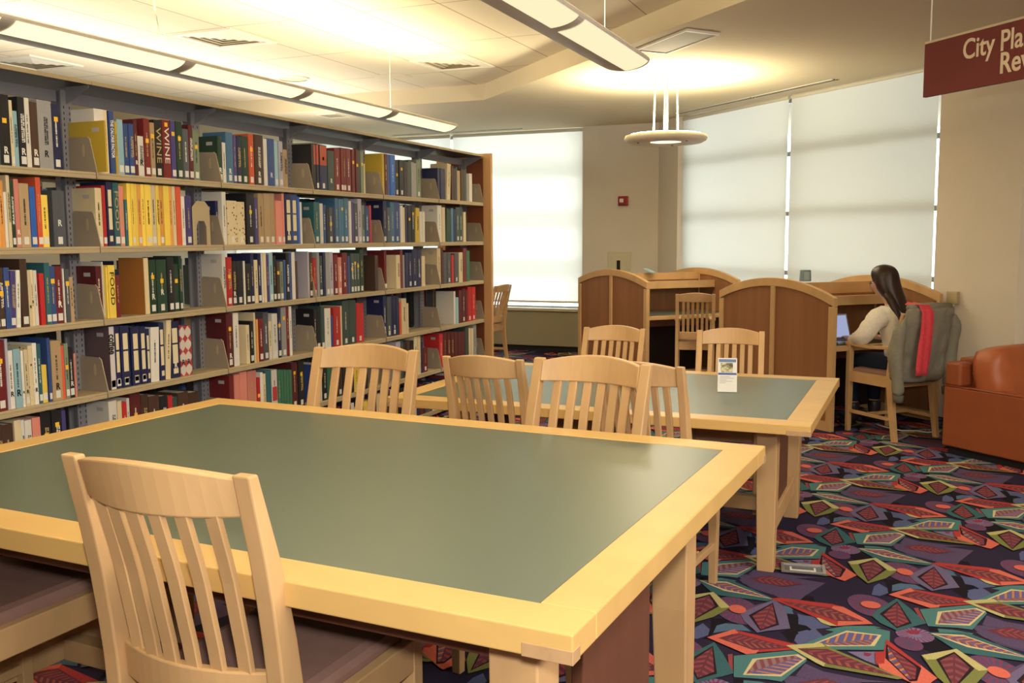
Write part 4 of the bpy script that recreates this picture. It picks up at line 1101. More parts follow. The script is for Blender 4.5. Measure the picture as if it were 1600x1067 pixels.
# ------------------------------------------------------------------ chairs
def make_chair(W, H, label, arms=False, seatm=None, group=None):
    """slat-backed maple chair, sitter faces +y, origin on the floor under the seat"""
    s = H/.9; D_ = W*1.02; sw = .036*(W/.42); r = empty('armchair' if arms else 'slat_back_chair'); tag(r, label, 'chair', 'maple slat-back chairs')
    hy = D_/2
    def by(z):      # centre line of the back post
        t = z/s
        pts = [(0, -.055), (.25, -.015), (.43, 0), (.56, -.012), (.72, -.045), (.9, -.10)]
        for (a, ya), (b_, yb) in zip(pts, pts[1:]):
            if t <= b_+1e-6: 
                k = (t-a)/(b_-a); return -hy+ya+(yb-ya)*k
        return -hy-.10
    def bd(z):
        t = z/s; pts = [(0, .034), (.25, .046), (.45, .062), (.62, .054), (.80, .036), (.9, .025)]
        for (a, ya), (b_, yb) in zip(pts, pts[1:]):
            if t <= b_+1e-6: return ya+(yb-ya)*(t-a)/(b_-a)
        return .034
    zs = [0, .1, .2, .3, .4, .46, .52, .6, .68, .76, .84, .9]
    for sx in (-1, 1):
        b = MB(); rings = []
        for z in zs:
            z *= s; xc = sx*(W/2-sw/2)
            top = z >= .899*s
            rings.append([(xc-sw/2, by(z)-bd(z)/2, z), (xc+sw/2, by(z)-bd(z)/2, z), (xc+sw/2, by(z)+bd(z)/2, z), (xc-sw/2, by(z)+bd(z)/2, z)])
        b.loft(rings); b.build('back_post', MAPLE, r, bevel=.004)
    xi = W/2-sw
    def rail(z0, z1, bow, th, arch, name):
        b = MB(); n = 14; rings = []
        for k in range(n+1):
            u = -1+2*k/n; x = xi*u*1.0; yb = -bow*(1-u*u); zt = z1+arch*(1-u*u)
            y0, y1 = by(z0)+yb+.004, by(min(z1, .9*s))+yb+.004
            rings.append([(x, y0-th/2, z0), (x, y0+th/2, z0), (x, y1+th/2, zt), (x, y1-th/2, zt)])
        b.loft(rings); return b.build(name, MAPLE, r, bevel=.004)
    bow = .052*W/.42
    rail(.826*s, .893*s, bow, .026, .020*s, 'crest_rail')
    rail(.475*s, .545*s, bow*.8, .024, 0, 'lower_rail')
    for k in range(6):
        u = -1+2*(k+1)/7; x = xi*u; b = MB(); rings = []; w2 = .0145*W/.42
        for q in range(8):
            z = (.54+(.832-.54)*q/7)*s; bb = bow*(.8+.2*q/7)*(1-u*u)
            yy = by(z)-bb+.004; rings.append([(x-w2, yy-.007, z), (x+w2, yy-.007, z), (x+w2, yy+.007, z), (x-w2, yy+.007, z)])
        b.loft(rings); b.build('slat', MAPLE, r, bevel=.002, seg=1)
    zt = .45*s
    # seat frame (rails between posts and front legs) and upholstered pad
    for sx in (-1, 1):
        b = MB(); x = sx*(W/2-.016); b.box(x-.014, x+.014, -hy+.02, hy-.012, zt-.075, zt); b.build('seat_rail', MAPLE, r, bevel=.003)
        b = MB(); lw = .019; xx = sx*(W/2-lw); ztop = (.645*s if arms else zt-.004)
        b.loft([[(xx-lw*k, hy-lw-lw*k, z), (xx+lw*k, hy-lw-lw*k, z), (xx+lw*k, hy-lw+lw*k, z), (xx-lw*k, hy-lw+lw*k, z)] for z, k in ((0, .8), (zt*.6, 1), (ztop, 1))])
        b.build('front_leg', MAPLE, r, bevel=.003)
        b = MB(); b.box(xx-.010, xx+.010, by(.15*s)+.01, hy-.03, .14*s, .165*s); b.build('side_stretcher', MAPLE, r, bevel=.002)
        if arms:
            b = MB(); rr = []
            for k in range(9):
                u = k/8; y = by(.64*s)+(hy+.01-by(.64*s))*u; hw = .016+.012*math.sin(PI*u)+.006*u; zz = (.66-.015*math.sin(PI*u*.9))*s
                rr.append([(xx-hw, y, zz-.012), (xx+hw, y, zz-.012), (xx+hw, y, zz+.010), (xx-hw, y, zz+.010)])
            b.loft(rr); b.build('arm', MAPLE, r, bevel=.004)
    b = MB(); b.box(-W/2+.03, W/2-.03, hy-.036, hy-.010, zt-.075, zt); b.build('seat_rail', MAPLE, r, bevel=.003)
    b = MB(); b.box(-W/2+.03, W/2-.03, -hy-.006, -hy+.018, zt-.075, zt); b.build('seat_rail', MAPLE, r, bevel=.003)
    b = MB(); b.box(-W/2+.03, W/2-.03, -.012, .012, .145*s, .168*s); b.build('cross_stretcher', MAPLE, r, bevel=.002)
    b = MB(); x0 = W/2-.031; n = 10; rings = []
    for q, (z, ins) in enumerate(((zt-.03, .0), (zt+.012, .0), (zt+.024, .010), (zt+.030, .03))):
        rings.append([(-x0+ins, -hy+.02+ins, z), (x0-ins, -hy+.02+ins, z), (x0-ins, hy-.037-ins, z), (-x0+ins, hy-.037-ins, z)])
    b.loft(rings); b.build('seat', seatm or SEATM, r, bevel=.006)
    r['_ty'] = by(.9*s)
    return r
def put(r, x, y, rot, z=0):     # x, y: where the middle of the back's top stands
    a = R(rot); ty = r['_ty']; r.location = (x+math.sin(a)*ty, y-math.cos(a)*ty, z); r.rotation_euler.z = a
    return r
def dup_chair(src, label):
    kids = children(src); c = copy_tree(src, None, kids); c['label'] = label; return c
ALLCH = []
cN = make_chair(.45, 1.0, 'slat-back maple chair nearest the camera, its back to us, at the front reading table'); put(cN, -1.248, 1.312, -2.0)
c0 = dup_chair(cN, 'maple chair at the left edge of the photo, only its brown seat showing'); put(c0, -2.155, 1.365, -2.0)
cA = make_chair(.455, .97, 'slat-back maple chair facing us behind the front table, nearest the bookshelves'); put(cA, -1.98, 3.245, 184)
cB = dup_chair(cA, 'slat-back maple chair facing us behind the front table, in the middle of the photo'); put(cB, -1.025, 3.185, 171.5)
cC = make_chair(.345, .94, 'slat-back maple chair with its back to us, left one at the rear table'); put(cC, -1.525, 3.355, -1)
cD = dup_chair(cC, 'maple chair with its back to us at the rear table, half hidden behind another'); put(cD, -.905, 3.375, -7)
cE = make_chair(.362, .89, 'slat-back maple chair facing us beyond the rear table, in front of the left carrel'); put(cE, -1.545, 5.22, 180)
cF = dup_chair(cE, 'slat-back maple chair facing us beyond the rear table, behind the card stand'); put(cF, -.90, 5.265, 187)
cG = make_chair(.355, .89, 'empty slat-back maple armchair pulled up to the left carrel', arms=True); put(cG, -1.79, 8.60, 12)
cH = make_chair(.41, .88, 'maple armchair the seated person uses, with a jacket over its back', arms=True); put(cH, .10, 7.02, 45)
cI = make_chair(.345, .88, 'maple chair seen from the side beyond the end of the bookshelves'); put(cI, -4.19, 9.80, 82)
for o in list(bpy.data.objects):
    if '_ty' in o: del o['_ty']

# ------------------------------------------------------------------ reading tables
def table(label, P, rot, W, L, zt, fr, th, legs, wood=MAPLE_TOP):
    """P: near right corner of the top; local x runs left (negative), y runs away"""
    r = empty('reading_table', (P[0], P[1], 0), R(rot)); tag(r, label, 'table', 'reading tables')
    def slab(name, poly, z0, z1, m, bev=.003, par=r): b = MB(); b.prism(poly, z0, z1); return b.build(name, m, par, bevel=bev)
    z1 = zt; z0 = zt-th
    slab('top_rail', [(-W, 0), (0, 0), (0, fr), (-W, fr)], z0, z1, wood)
    slab('top_rail', [(-W, L-fr), (0, L-fr), (0, L), (-W, L)], z0, z1, wood)
    slab('top_rail', [(-fr, fr+.0005), (0, fr+.0005), (0, L-fr-.0005), (-fr, L-fr-.0005)], z0, z1, wood)
    slab('top_rail', [(-W, fr+.0005), (-W+fr, fr+.0005), (-W+fr, L-fr-.0005), (-W, L-fr-.0005)], z0, z1, wood)
    slab('writing_surface', [(-W+fr+.0005, fr+.0005), (-fr-.0005, fr+.0005), (-fr-.0005, L-fr-.0005), (-W+fr+.0005, L-fr-.0005)], z0+.004, z1-.0015, LAMINATE, 0)
    EG = mat('end_grain', (178, 144, 104), .5, .3, var=.1, vscale=30)
    for x0, x1 in ((-.088, .001), (-W-.001, -W+.088)):
        for y0, y1 in ((-.0012, .03), (L-.03, L+.0012)):
            b = MB(); b.box(x0, x1, y0, y1, z0-.0015, z0+th*.46); b.build('corner_block', EG, r, bevel=.001, seg=1)
    xi, lw, ya, yb = legs
    za = z0-.0005
    for x in (-xi, -W+xi+lw):
        for y in (ya, yb):
            b = MB(); sgn = 1 if y == ya else -1
            b.loft([[(x-lw+d, y+e0, z), (x-d*.3, y+e0, z), (x-d*.3, y+lw-e1, z), (x-lw+d, y+lw-e1, z)] for z, d, e0, e1 in ((0, .012, 0 if sgn > 0 else .024, .024 if sgn > 0 else 0), (zt*.55, .002, 0, 0), (za, 0, 0, 0))])
            b.build('leg', MAPLE, r, bevel=.004)
        b = MB(); b.box(x-lw+.02, x-.02, ya+lw, yb, .13, .215); b.build('foot_stretcher', MAPLE, r, bevel=.003)
        m = (ya+lw+yb)/2; hw = (yb-ya-lw)*.26
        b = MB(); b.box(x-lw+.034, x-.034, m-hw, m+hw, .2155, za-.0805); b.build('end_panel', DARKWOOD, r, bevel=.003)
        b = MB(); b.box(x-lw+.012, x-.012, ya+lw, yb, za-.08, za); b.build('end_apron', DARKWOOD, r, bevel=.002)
    b = MB(); m = (ya+lw+yb)/2; b.box(-W+xi+lw-.0, -xi-lw+.0, m-.028, m+.028, .14, .205); b.build('long_stretcher', MAPLE, r, bevel=.003)
    for y in (ya+.02, yb+lw-.05):
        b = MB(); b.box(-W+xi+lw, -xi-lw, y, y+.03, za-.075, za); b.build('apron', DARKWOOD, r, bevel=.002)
    return r
table('big maple reading table with a green top in the foreground', (-.462, 1.344), -3.3, 2.10, 1.49, .79, .102, .048, (.105, .095, .10, 1.03))
table('maple reading table with a green top behind, holding a small card stand', (-.323, 3.649), -.6, 1.825, 1.316, .70, .10, .04, (.165, .085, .345, 1.16))

# ------------------------------------------------------------------ card stand on the rear table
cs = empty('card_stand', (-.757, 4.36, .7005), R(12)); tag(cs, 'small white folded card with blue bands and a photo, standing on the rear table', 'card')
def lean(z): return z*.10
cw = .085
b = MB(); hh = .152
b.loft([[(-cw/2, -.025, 0), (cw/2, -.025, 0), (cw/2, -.0235, 0), (-cw/2, -.0235, 0)], [(-cw/2, -.003, hh), (cw/2, -.003, hh), (cw/2, -.0015, hh), (-cw/2, -.0015, hh)]]); b.build('front_panel', PAPER, cs)
b = MB(); b.loft([[(-cw/2, .0235, 0), (cw/2, .0235, 0), (cw/2, .025, 0), (-cw/2, .025, 0)], [(-cw/2, .0015, hh), (cw/2, .0015, hh), (cw/2, .003, hh), (-cw/2, .003, hh)]]); b.build('back_panel', PAPER, cs)
b = MB(); b.box(-cw/2, cw/2, -.0235, .0235, .0, .0012); b.build('base_panel', PAPER, cs)
b = MB(); b.add([(cw/2, -.0245, .001), (cw/2, .0245, .001), (cw/2, .002, hh), (cw/2, -.002, hh)], [(0, 1, 2, 3)]); b.build('side_panel', PAPER, cs)
def onc(x0, x1, z0, z1, m, name, e=.0006):
    b = MB(); f = lambda z: -.025+.022*z/hh-e
    b.add([(x0, f(z0), z0), (x1, f(z0), z0), (x1, f(z1), z1), (x0, f(z1), z1)], [(0, 1, 2, 3)]); return b.build(name, m, cs)
BLUEB = mat('card_blue', (76, 96, 160), .6, .3)
onc(-.038, .038, .134, .147, mat('card_blue_pale', (112, 130, 174), .6, .3), 'blue_band'); onc(-.0405, .0405, .077, .086, BLUEB, 'blue_band')
PIC = bpy.data.materials.new('printed_photo'); PIC.use_nodes = True; nt = PIC.node_tree
tc = nt.nodes.new('ShaderNodeTexCoord'); nz = nt.nodes.new('ShaderNodeTexNoise'); nz.inputs['Scale'].default_value = 60; cr = nt.nodes.new('ShaderNodeValToRGB')
for p, c in ((.35, (70, 66, 50)), (.5, (150, 140, 84)), (.6, (196, 186, 150))):
    e = cr.color_ramp.elements.new(p); e.color = lin(c)+(1,)
cr.color_ramp.elements.remove(cr.color_ramp.elements[0]); cr.color_ramp.elements[-1].color = lin((230, 226, 210))+(1,)
nt.links.new(tc.outputs['Object'], nz.inputs['Vector']); nt.links.new(nz.outputs['Fac'], cr.inputs[0]); nt.links.new(cr.outputs[0], nt.nodes['Principled BSDF'].inputs['Base Color'])
onc(-.030, .024, .088, .131, PIC, 'printed_photo')
GREYT = mat('grey_print', (160, 158, 156), .7, .2)
tb = MB(); f = lambda z: -.025+.022*z/hh-.0006
for k, (z, w) in enumerate(((.068, .045), (.061, .062), (.054, .030), (.047, .055), (.040, .026))):
    tb.add([(-.033, f(z), z), (-.033+w, f(z), z), (-.033+w, f(z+.002), z+.002), (-.033, f(z+.002), z+.002)], [(0, 1, 2, 3)])
tb.build('text_lines', GREYT, cs)

# floor outlet beside the rear table's leg
fo = empty('floor_outlet', (-.375, 4.07, .006), R(8)); tag(fo, 'silver rectangular outlet plate on the carpet beside a table leg', 'floor outlet')
STEEL = mat('brushed_steel', (176, 174, 170), .3, .5, metal=.7)
b = MB()
for x0, x1, y0, y1 in ((-.09, .09, -.055, -.042), (-.09, .09, .042, .055), (-.09, -.076, -.042, .042), (.076, .09, -.042, .042)): b.box(x0, x1, y0, y1, 0, .008)
b.build('frame', STEEL, fo, bevel=.001, seg=1)
b = MB(); b.box(-.076, .076, -.042, .042, 0, .003); b.build('lid', mat('lid_grey', (96, 96, 100), .35, .5, var=.25, vscale=40), fo)
b = MB(); b.box(-.055, .05, -.030, -.022, .003, .006); b.box(-.055, -.047, -.022, .012, .003, .006); b.box(.042, .05, -.022, .012, .003, .006); b.build('lid_rim', PAPER, fo)

# ------------------------------------------------------------------ study carrels
U = Vector((-.77, .64)).normalized(); V = Vector((.70, .71)).normalized()
def carrel(label, P, L, Wd, zc, zp, zd, cornerdesk=None):
    r = empty('study_carrel', (P[0], P[1], 0)); tag(r, label, 'carrel', 'study carrels')
    def p3(u, v, z): q = U*u+V*v; return (q.x, q.y, z)
    def arch(u): 
        t = (u-L/2)/(L/2); return zp-(zp-zc)*t*t
    for v in (0, Wd):
        def fn(a, c, t): return p3(a, v+t, c)
        t0, t1 = (-.018, .018)
        pan = MB()
        for (ua, ub) in ((.045, L/2-.02), (L/2+.02, L-.045)):
            n = 10; top = [(ua+(ub-ua)*k/n, arch(ua+(ub-ua)*k/n)-.058) for k in range(n+1)]
            pan.slab([(ua, .05), (ub, .05)]+top[::-1], fn, -.010, .010)
        n = 16; o = MB(); o.loft([[p3(L*k/n, v+a, arch(L*k/n)-b_) for a, b_ in ((t0, .064), (t1, .064), (t1, 0), (t0, 0))] for k in range(n+1)])
        e = o.build('arched_rail', CARMAPLE, r, bevel=.003)
        for (ua, ub, za) in ((0, .05, 0), (L/2-.022, L/2+.022, 0), (L-.05, L, 0)):
            q = MB(); q.loft([[p3(u_, v+tt, z) for u_, tt in ((ua, t0), (ub, t0), (ub, t1), (ua, t1))] for z in (za, min(arch(ua), arch(ub))-.0645)]); q.build('stile', CARMAPLE, r, bevel=.003)
        q = MB(); q.slab([(.05, .0), (L-.05, 0), (L-.05, .07), (.05, .07)], fn, t0*.9, t1*.9); q.build('bottom_rail', CARMAPLE, r)
        # the two brown panels
        for (ua, ub) in ((.05, L/2-.022), (L/2+.022, L-.05)):
            n = 10; top = [(ua+(ub-ua)*k/n, arch(ua+(ub-ua)*k/n)-.062) for k in range(n+1)]
            q = MB(); q.slab([(ua, .07), (ub, .07)]+top[::-1], fn, -.008, .008); q.build('side_panel', CHERRY, r)
    # middle partition and, on both faces, a desk with an overhead shelf
    def fz(a, c, t): return p3(L/2+t, a, c)
    q = MB(); q.slab([(.02, .05), (Wd-.02, .05), (Wd-.02, zc-.012), (.02, zc-.012)], fz, -.012, .012); q.build('partition', CHERRY, r)
    q = MB(); q.slab([(.02, zc-.0115), (Wd-.02, zc-.0115), (Wd-.02, zp-.045), (.02, zp-.045)], fz, -.018, .018); q.build('partition_cap', CARMAPLE, r, bevel=.003)
    for sgn in (-1, 1):
        ua = L/2-.019 if sgn < 0 else L/2+.019
        q = MB(); q.loft([[p3(ua+sgn*uu, vv, z) for uu, vv in ((0, .02), (.235, .02), (.235, Wd-.02), (0, Wd-.02))] for z in (zc-.075, zc-.055)]); q.build('overhead_shelf', CARMAPLE, r)
        q = MB(); q.loft([[p3(ua+sgn*uu, vv, z) for uu, vv in ((.236, .02), (.256, .02), (.256, Wd-.02), (.236, Wd-.02))] for z in (zc-.085, zc-.012)]); q.build('shelf_lip', CARMAPLE, r, bevel=.003)
        de = L/2-.025
        q = MB(); q.loft([[p3(ua+sgn*uu, vv, z) for uu, vv in ((0, .02), (de-.05, .02), (de-.05, Wd-.02), (0, Wd-.02))] for z in (zd-.03, zd)]); q.build('desk_top', LAMINATE, r)
        q = MB(); q.loft([[p3(ua+sgn*uu, vv, z) for uu, vv in ((de-.0495, .02), (de, .02), (de, Wd-.02), (de-.0495, Wd-.02))] for z in (zd-.035, zd+.001)]); q.build('desk_edge', CARMAPLE, r, bevel=.003)
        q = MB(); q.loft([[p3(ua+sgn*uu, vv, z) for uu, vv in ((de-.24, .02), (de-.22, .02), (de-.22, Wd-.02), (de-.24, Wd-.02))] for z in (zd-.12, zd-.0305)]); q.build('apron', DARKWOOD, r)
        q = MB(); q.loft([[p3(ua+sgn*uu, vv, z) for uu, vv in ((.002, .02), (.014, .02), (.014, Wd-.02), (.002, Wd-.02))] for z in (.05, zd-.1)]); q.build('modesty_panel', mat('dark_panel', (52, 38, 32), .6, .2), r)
    return r
carrel('left maple and brown study carrel, empty, with an arched double side panel', (-2.262, 8.737), 1.22, 1.02, .985, 1.09, .66)
carrel('right maple and brown study carrel where the person sits', (-.485, 7.13), 1.24, 1.00, .965, 1.09, .615)

# ------------------------------------------------------------------ small things on the carrels
def holder(label, loc, rot, s, colr, tilt=0):
    r = empty('brochure_holder', loc, R(rot)); tag(r, label, 'holder')
    M = mat('blue_grey_plastic', colr, .35, .4)
    b = MB(); n = 10; rings = []
    for z, k in ((0, 1), (s*.95, .9)):
        rings.append([(s*.5*k*math.cos(2*PI*i/n)*(1.15 if math.cos(2*PI*i/n) > 0 else .85), s*.30*k*math.sin(2*PI*i/n), z) for i in range(n)])
    b.loft(rings); b.build('body', M, r, bevel=.004)
    b = MB(); b.box(-s*.06, s*.40, -s*.30, -s*.285, s*.12, s*.8); b.build('front_label', mat('pale_blue_label', (150, 172, 176), .5, .3), r)
    return r
holder('small blue-grey plastic holder standing on top of the right carrel', (-.78, 7.90, 1.047), 10, .095, (112, 134, 140))
r = empty('folded_card', (-2.42, 9.38, 1.047), R(-20)); tag(r, 'pale blue folded card lying on top of the left carrel', 'card')
PB = mat('pale_blue_card', (150, 182, 188), .6, .3)
b = MB(); b.loft([[(-.05, -.04, 0), (.06, -.04, 0), (.06, .04, 0), (-.05, .04, 0)], [(-.05, -.04, .002), (.06, -.04, .002), (.06, .04, .002), (-.05, .04, .002)]]); b.build('lower_leaf', PB, r)
b = MB(); b.loft([[(-.055, -.04, .045), (.06, -.04, .003), (.06, .04, .003), (-.055, .04, .045)], [(-.055, -.04, .047), (.06, -.04, .005), (.06, .04, .005), (-.055, .04, .047)]]); b.build('upper_leaf', PB, r)

# laptop on the right carrel's desk
G = Vector((-.71, .70)).normalized(); RT = Vector((.70, .71)).normalized()
LP = Vector((-.435, 7.455)); 
lt = empty('laptop', (LP.x, LP.y, .617), math.atan2(G.y, G.x)-PI/2); tag(lt, 'open grey laptop on the right carrel desk in front of the person', 'laptop')
ALU = mat('laptop_grey', (150, 152, 158), .35, .5, metal=.3)
b = MB(); b.box(-.15, .15, -.10, .10, 0, .016); b.build('base', ALU, lt, bevel=.003)
b = MB(); b.box(-.13, .13, -.02, .085, .0162, .0172); b.build('keyboard', BLACKM, lt)
b = MB(); b.box(-.04, .04, -.09, -.035, .0162, .0168); b.build('touchpad', GREYMETAL, lt)
a = R(18); f2 = lambda x, q, t: (x, .10+q*math.sin(a)+t*math.cos(a), .018+q*math.cos(a)-t*math.sin(a))
b = MB(); b.slab([(-.15, 0), (.15, 0), (.15, .19), (-.15, .19)], f2, 0, .008); lid = b.build('lid', ALU, lt, bevel=.002)
b = MB(); b.add([f2(-.138, .012, -.0006), f2(.138, .012, -.0006), f2(.138, .178, -.0006), f2(-.138, .178, -.0006)], [(0, 1, 2, 3)]); b.build('screen', emis('laptop_screen', (.42, .47, .72), .75), lid)

# ------------------------------------------------------------------ the seated person
PEL = Vector((-.035, 7.225))
def W3(f, l, z): q = PEL+G*f-RT*l; return Vector((q.x, q.y, z))     # forward, left, up
def skin_mesh(verts, edges, radii, sub=2, root=0):
    me = bpy.data.meshes.new('tmp'); me.from_pydata([tuple(v) for v in verts], edges, [])
    o = bpy.data.objects.new('tmp', me); COL.objects.link(o)
    m = o.modifiers.new('Skin', 'SKIN'); m.use_smooth_shade = True
    sd = me.skin_vertices[0].data
    for i, r_ in enumerate(radii):
        rr = r_ if isinstance(r_, tuple) else (r_, r_); sd[i].radius = rr; sd[i].use_root = (i == root)
    s_ = o.modifiers.new('Sub', 'SUBSURF'); s_.levels = sub; s_.render_levels = sub
    dg = bpy.context.evaluated_depsgraph_get(); dg.update()
    res = bpy.data.meshes.new_from_object(o.evaluated_get(dg)); bpy.data.objects.remove(o); bpy.data.meshes.remove(me)
    res.polygons.foreach_set('use_smooth', [True]*len(res.polygons))
    return res
def mesh_to_obj(name, me, m, parent):
    me.materials.clear(); me.materials.append(m); me.name = name
    o = bpy.data.objects.new(name, me); COL.objects.link(o); o.parent = parent; return o
SKIN = mat('skin', (206, 160, 132), .5, .35)
SWEAT = mat('cream_sweater', (230, 222, 204), .9, .15, var=.06, vscale=60, bump=.3)
JEAN = mat('dark_jeans', (34, 42, 58), .85, .15, var=.1, vscale=120)
BOOT = mat('dark_boots', (46, 38, 38), .4, .4)
HAIRM = mat('dark_brown_hair', (52, 34, 26), .42, .45, var=.35, vscale=60, stretch=(1, 1, .05))
# body: one continuous skin from pelvis to head, hands and feet
Vt, Eg, Rd = [], [], []
def node(p, r_, parent=None):
    Vt.append(p); Rd.append(r_)
    if parent is not None: Eg.append((parent, len(Vt)-1))
    return len(Vt)-1
n0 = node(W3(0, 0, .50), (.115, .085)); n1 = node(W3(.015, 0, .62), (.105, .075), n0); n2 = node(W3(.055, 0, .74), (.115, .08), n1); n3 = node(W3(.085, 0, .84), (.09, .065), n2)
n4 = node(W3(.115, .01, .905), .038, n3); n5 = node(W3(.135, .02, .955), .036, n4); n6 = node(W3(.15, .035, 1.0), .05, n5)
HANDS = []
for sl in (1, -1):
    s1 = node(W3(.085, sl*.10, .845), .052, n3); s2 = node(W3(.09, sl*.155, .825), .047, s1)
    e1 = node(W3(.115, sl*.215, .735), .036, s2); e2 = node(W3(.145, sl*.235, .652), .031, e1)
    w1 = node(W3(.27, sl*.195, .648), .026, e2); w2 = node(W3(.365, sl*.14, .652), .019, w1)
    h1 = node(W3(.41, sl*.115, .652), (.026, .013), w2); HANDS.append((sl, h1))
    for k in range(4):       # fingers
        off = (k-1.5)*.015; ln = (.052, .062, .058, .045)[k if sl > 0 else 3-k]
        f0 = node(W3(.432, sl*.105-off, .655), .0075, h1); f1 = node(W3(.432+ln*.5, sl*.098-off*1.15, .662), .0068, f0); f3 = node(W3(.432+ln, sl*.094-off*1.2, .650), .0058, f1)
    t0 = node(W3(.40, sl*.085, .648), .0085, h1); t1 = node(W3(.425, sl*.062, .646), .0075, t0)
    hp = node(W3(.03, sl*.085, .50), .082, n0); k1 = node(W3(.20, sl*.10, .495), .072, hp); k2 = node(W3(.37, sl*.105, .49), .055, k1)
    c1 = node(W3(.37, sl*.10, .33), .05, k2); c2 = node(W3(.355, sl*.10, .10), .034, c1); c3 = node(W3(.36, sl*.10, .055), .035, c2); node(W3(.47, sl*.11, .032), .028, c3)
body_me = skin_mesh(Vt, Eg, Rd, 2, 0)
# head with features, merged into the body's mesh
HC_ = W3(.15, .04, 1.075); FD = (G*.80-RT*.60).normalized()      # the way the face looks: ahead and to her left
FD3 = Vector((FD.x, FD.y, -.22)).normalized(); SD3 = FD3.cross(Vector((0, 0, 1))).normalized(); UD3 = SD3.cross(FD3)
bm = bmesh.new(); bm.from_mesh(body_me)
def headpt(f, s, u): return HC_+FD3*f+SD3*s+UD3*u
ret = bmesh.ops.create_uvsphere(bm, u_segments=28, v_segments=20, radius=1)
for v in ret['verts']:
    x, y, z = v.co; f, s_, u = x, y, z
    fx = .088*f*(1+.04*(z < 0)); sx = .066*s_*(1-.18*max(0, -z)); ux = .108*u
    if f > 0:
        fx += .012*max(0, -z-.35)                               # chin
        fx += .024*math.exp(-((s_/.16)**2))*math.exp(-(((z+.12)/.14)**2))     # nose
        fx -= .008*math.exp(-(((abs(s_)-.38)/.15)**2))*math.exp(-(((z-.08)/.1)**2))   # eye sockets
        fx += .006*math.exp(-((s_/.30)**2))*math.exp(-(((z+.42)/.06)**2))     # lips
    v.co = headpt(fx, sx, ux)
for sg in (-1, 1):        # ears
    rr = bmesh.ops.create_uvsphere(bm, u_segments=10, v_segments=8, radius=1)
    for v in rr['verts']: x, y, z = v.co; v.co = headpt(-.005+.016*x, sg*(.064+.007*y), -.004+.028*z)
for f in bm.faces: f.smooth = True
bm.to_mesh(body_me); bm.free()
person = mesh_to_obj('person', body_me, SKIN, None)
tag(person, 'person with long brown hair, glasses and cream sweater typing at the right carrel', 'person')
EYEM = mat('eye_white', (225, 222, 216), .3, .5)
for sg in (-1, 1):
    b = MB(); b.lathe([(.001, -.009), (.008, -.006), (.0105, 0), (.008, .006), (.001, .009)], 12, c=tuple(headpt(.073, sg*.026, .008)), cap=False); b.build('eye', EYEM, person, smooth=True)
    b = MB(); p = headpt(.0830, sg*.0265, .008); b.lathe([(.001, -.003), (.004, 0), (.001, .003)], 10, c=tuple(p), cap=False); b.build('iris', BLACKM, person, smooth=True)
b = MB(); lp = [headpt(.089, -.022, -.046), headpt(.094, 0, -.045), headpt(.089, .022, -.046)]; b.tube(lp, [.002, .0045, .002], 6); b.build('lips', mat('lip', (176, 100, 92), .5, .3), person, smooth=True)
# glasses
b = MB()
for sg in (-1, 1):
    ring = [headpt(.094, sg*.030+.022*math.cos(2*PI*k/16), .006+.017*math.sin(2*PI*k/16)) for k in range(17)]; b.tube(ring, .0016, 5)
    b.tube([headpt(.094, sg*.052, .008), headpt(.05, sg*.066, .010), headpt(0, sg*.069, .010)], .0016, 5)
b.tube([headpt(.095, -.008, .008), headpt(.099, 0, .010), headpt(.095, .008, .008)], .0016, 5)
b.build('glasses', BLACKM, person)
# sweater: torso and sleeves a little fuller than the body
Vt, Eg, Rd = [], [], []
n0 = node(W3(-.005, 0, .515), (.130, .10)); n1 = node(W3(.008, 0, .60), (.132, .098), n0); n2 = node(W3(.035, 0, .70), (.135, .10), n1); n3 = node(W3(.07, 0, .80), (.125, .09), n2); n4 = node(W3(.092, 0, .868), (.088, .066), n3); n5 = node(W3(.112, .008, .925), .050, n4)
for sl in (1, -1):
    s1 = node(W3(.08, sl*.10, .842), .072, n3); s2 = node(W3(.088, sl*.165, .820), .069, s1); e1 = node(W3(.115, sl*.226, .740), .064, s2); e2 = node(W3(.14, sl*.240, .678), .058, e1)
    w1 = node(W3(.22, sl*.215, .662), .046, e2); w2 = node(W3(.345, sl*.15, .658), .028, w1)
o = mesh_to_obj('sweater', skin_mesh(Vt, Eg, Rd, 2, 0), SWEAT, person)
tx = bpy.data.textures.new('knit_folds', 'CLOUDS'); tx.noise_scale = .07
dm = o.modifiers.new('Folds', 'DISPLACE'); dm.texture = tx; dm.strength = .035; dm.mid_level = .28
Vt, Eg, Rd = [], [], []
n0 = node(W3(0, 0, .505), (.13, .092)); n1 = node(W3(.01, 0, .57), (.12, .086), n0)
for sl in (1, -1):
    hp = node(W3(.03, sl*.085, .505), .09, n0); k1 = node(W3(.20, sl*.10, .498), .078, hp); k2 = node(W3(.375, sl*.105, .49), .060, k1); c1 = node(W3(.372, sl*.10, .33), .055, k2); node(W3(.357, sl*.10, .16), .042, c1)
mesh_to_obj('jeans', skin_mesh(Vt, Eg, Rd, 2, 0), JEAN, person)
for sl in (1, -1):
    Vt, Eg, Rd = [], [], []
    n0 = node(W3(.36, sl*.10, .20), .052); n1 = node(W3(.355, sl*.10, .10), .045, n0); n2 = node(W3(.362, sl*.10, .052), .044, n1); node(W3(.485, sl*.112, .034), .033, n2)
    mesh_to_obj('boot', skin_mesh(Vt, Eg, Rd, 2, 0), BOOT, person)
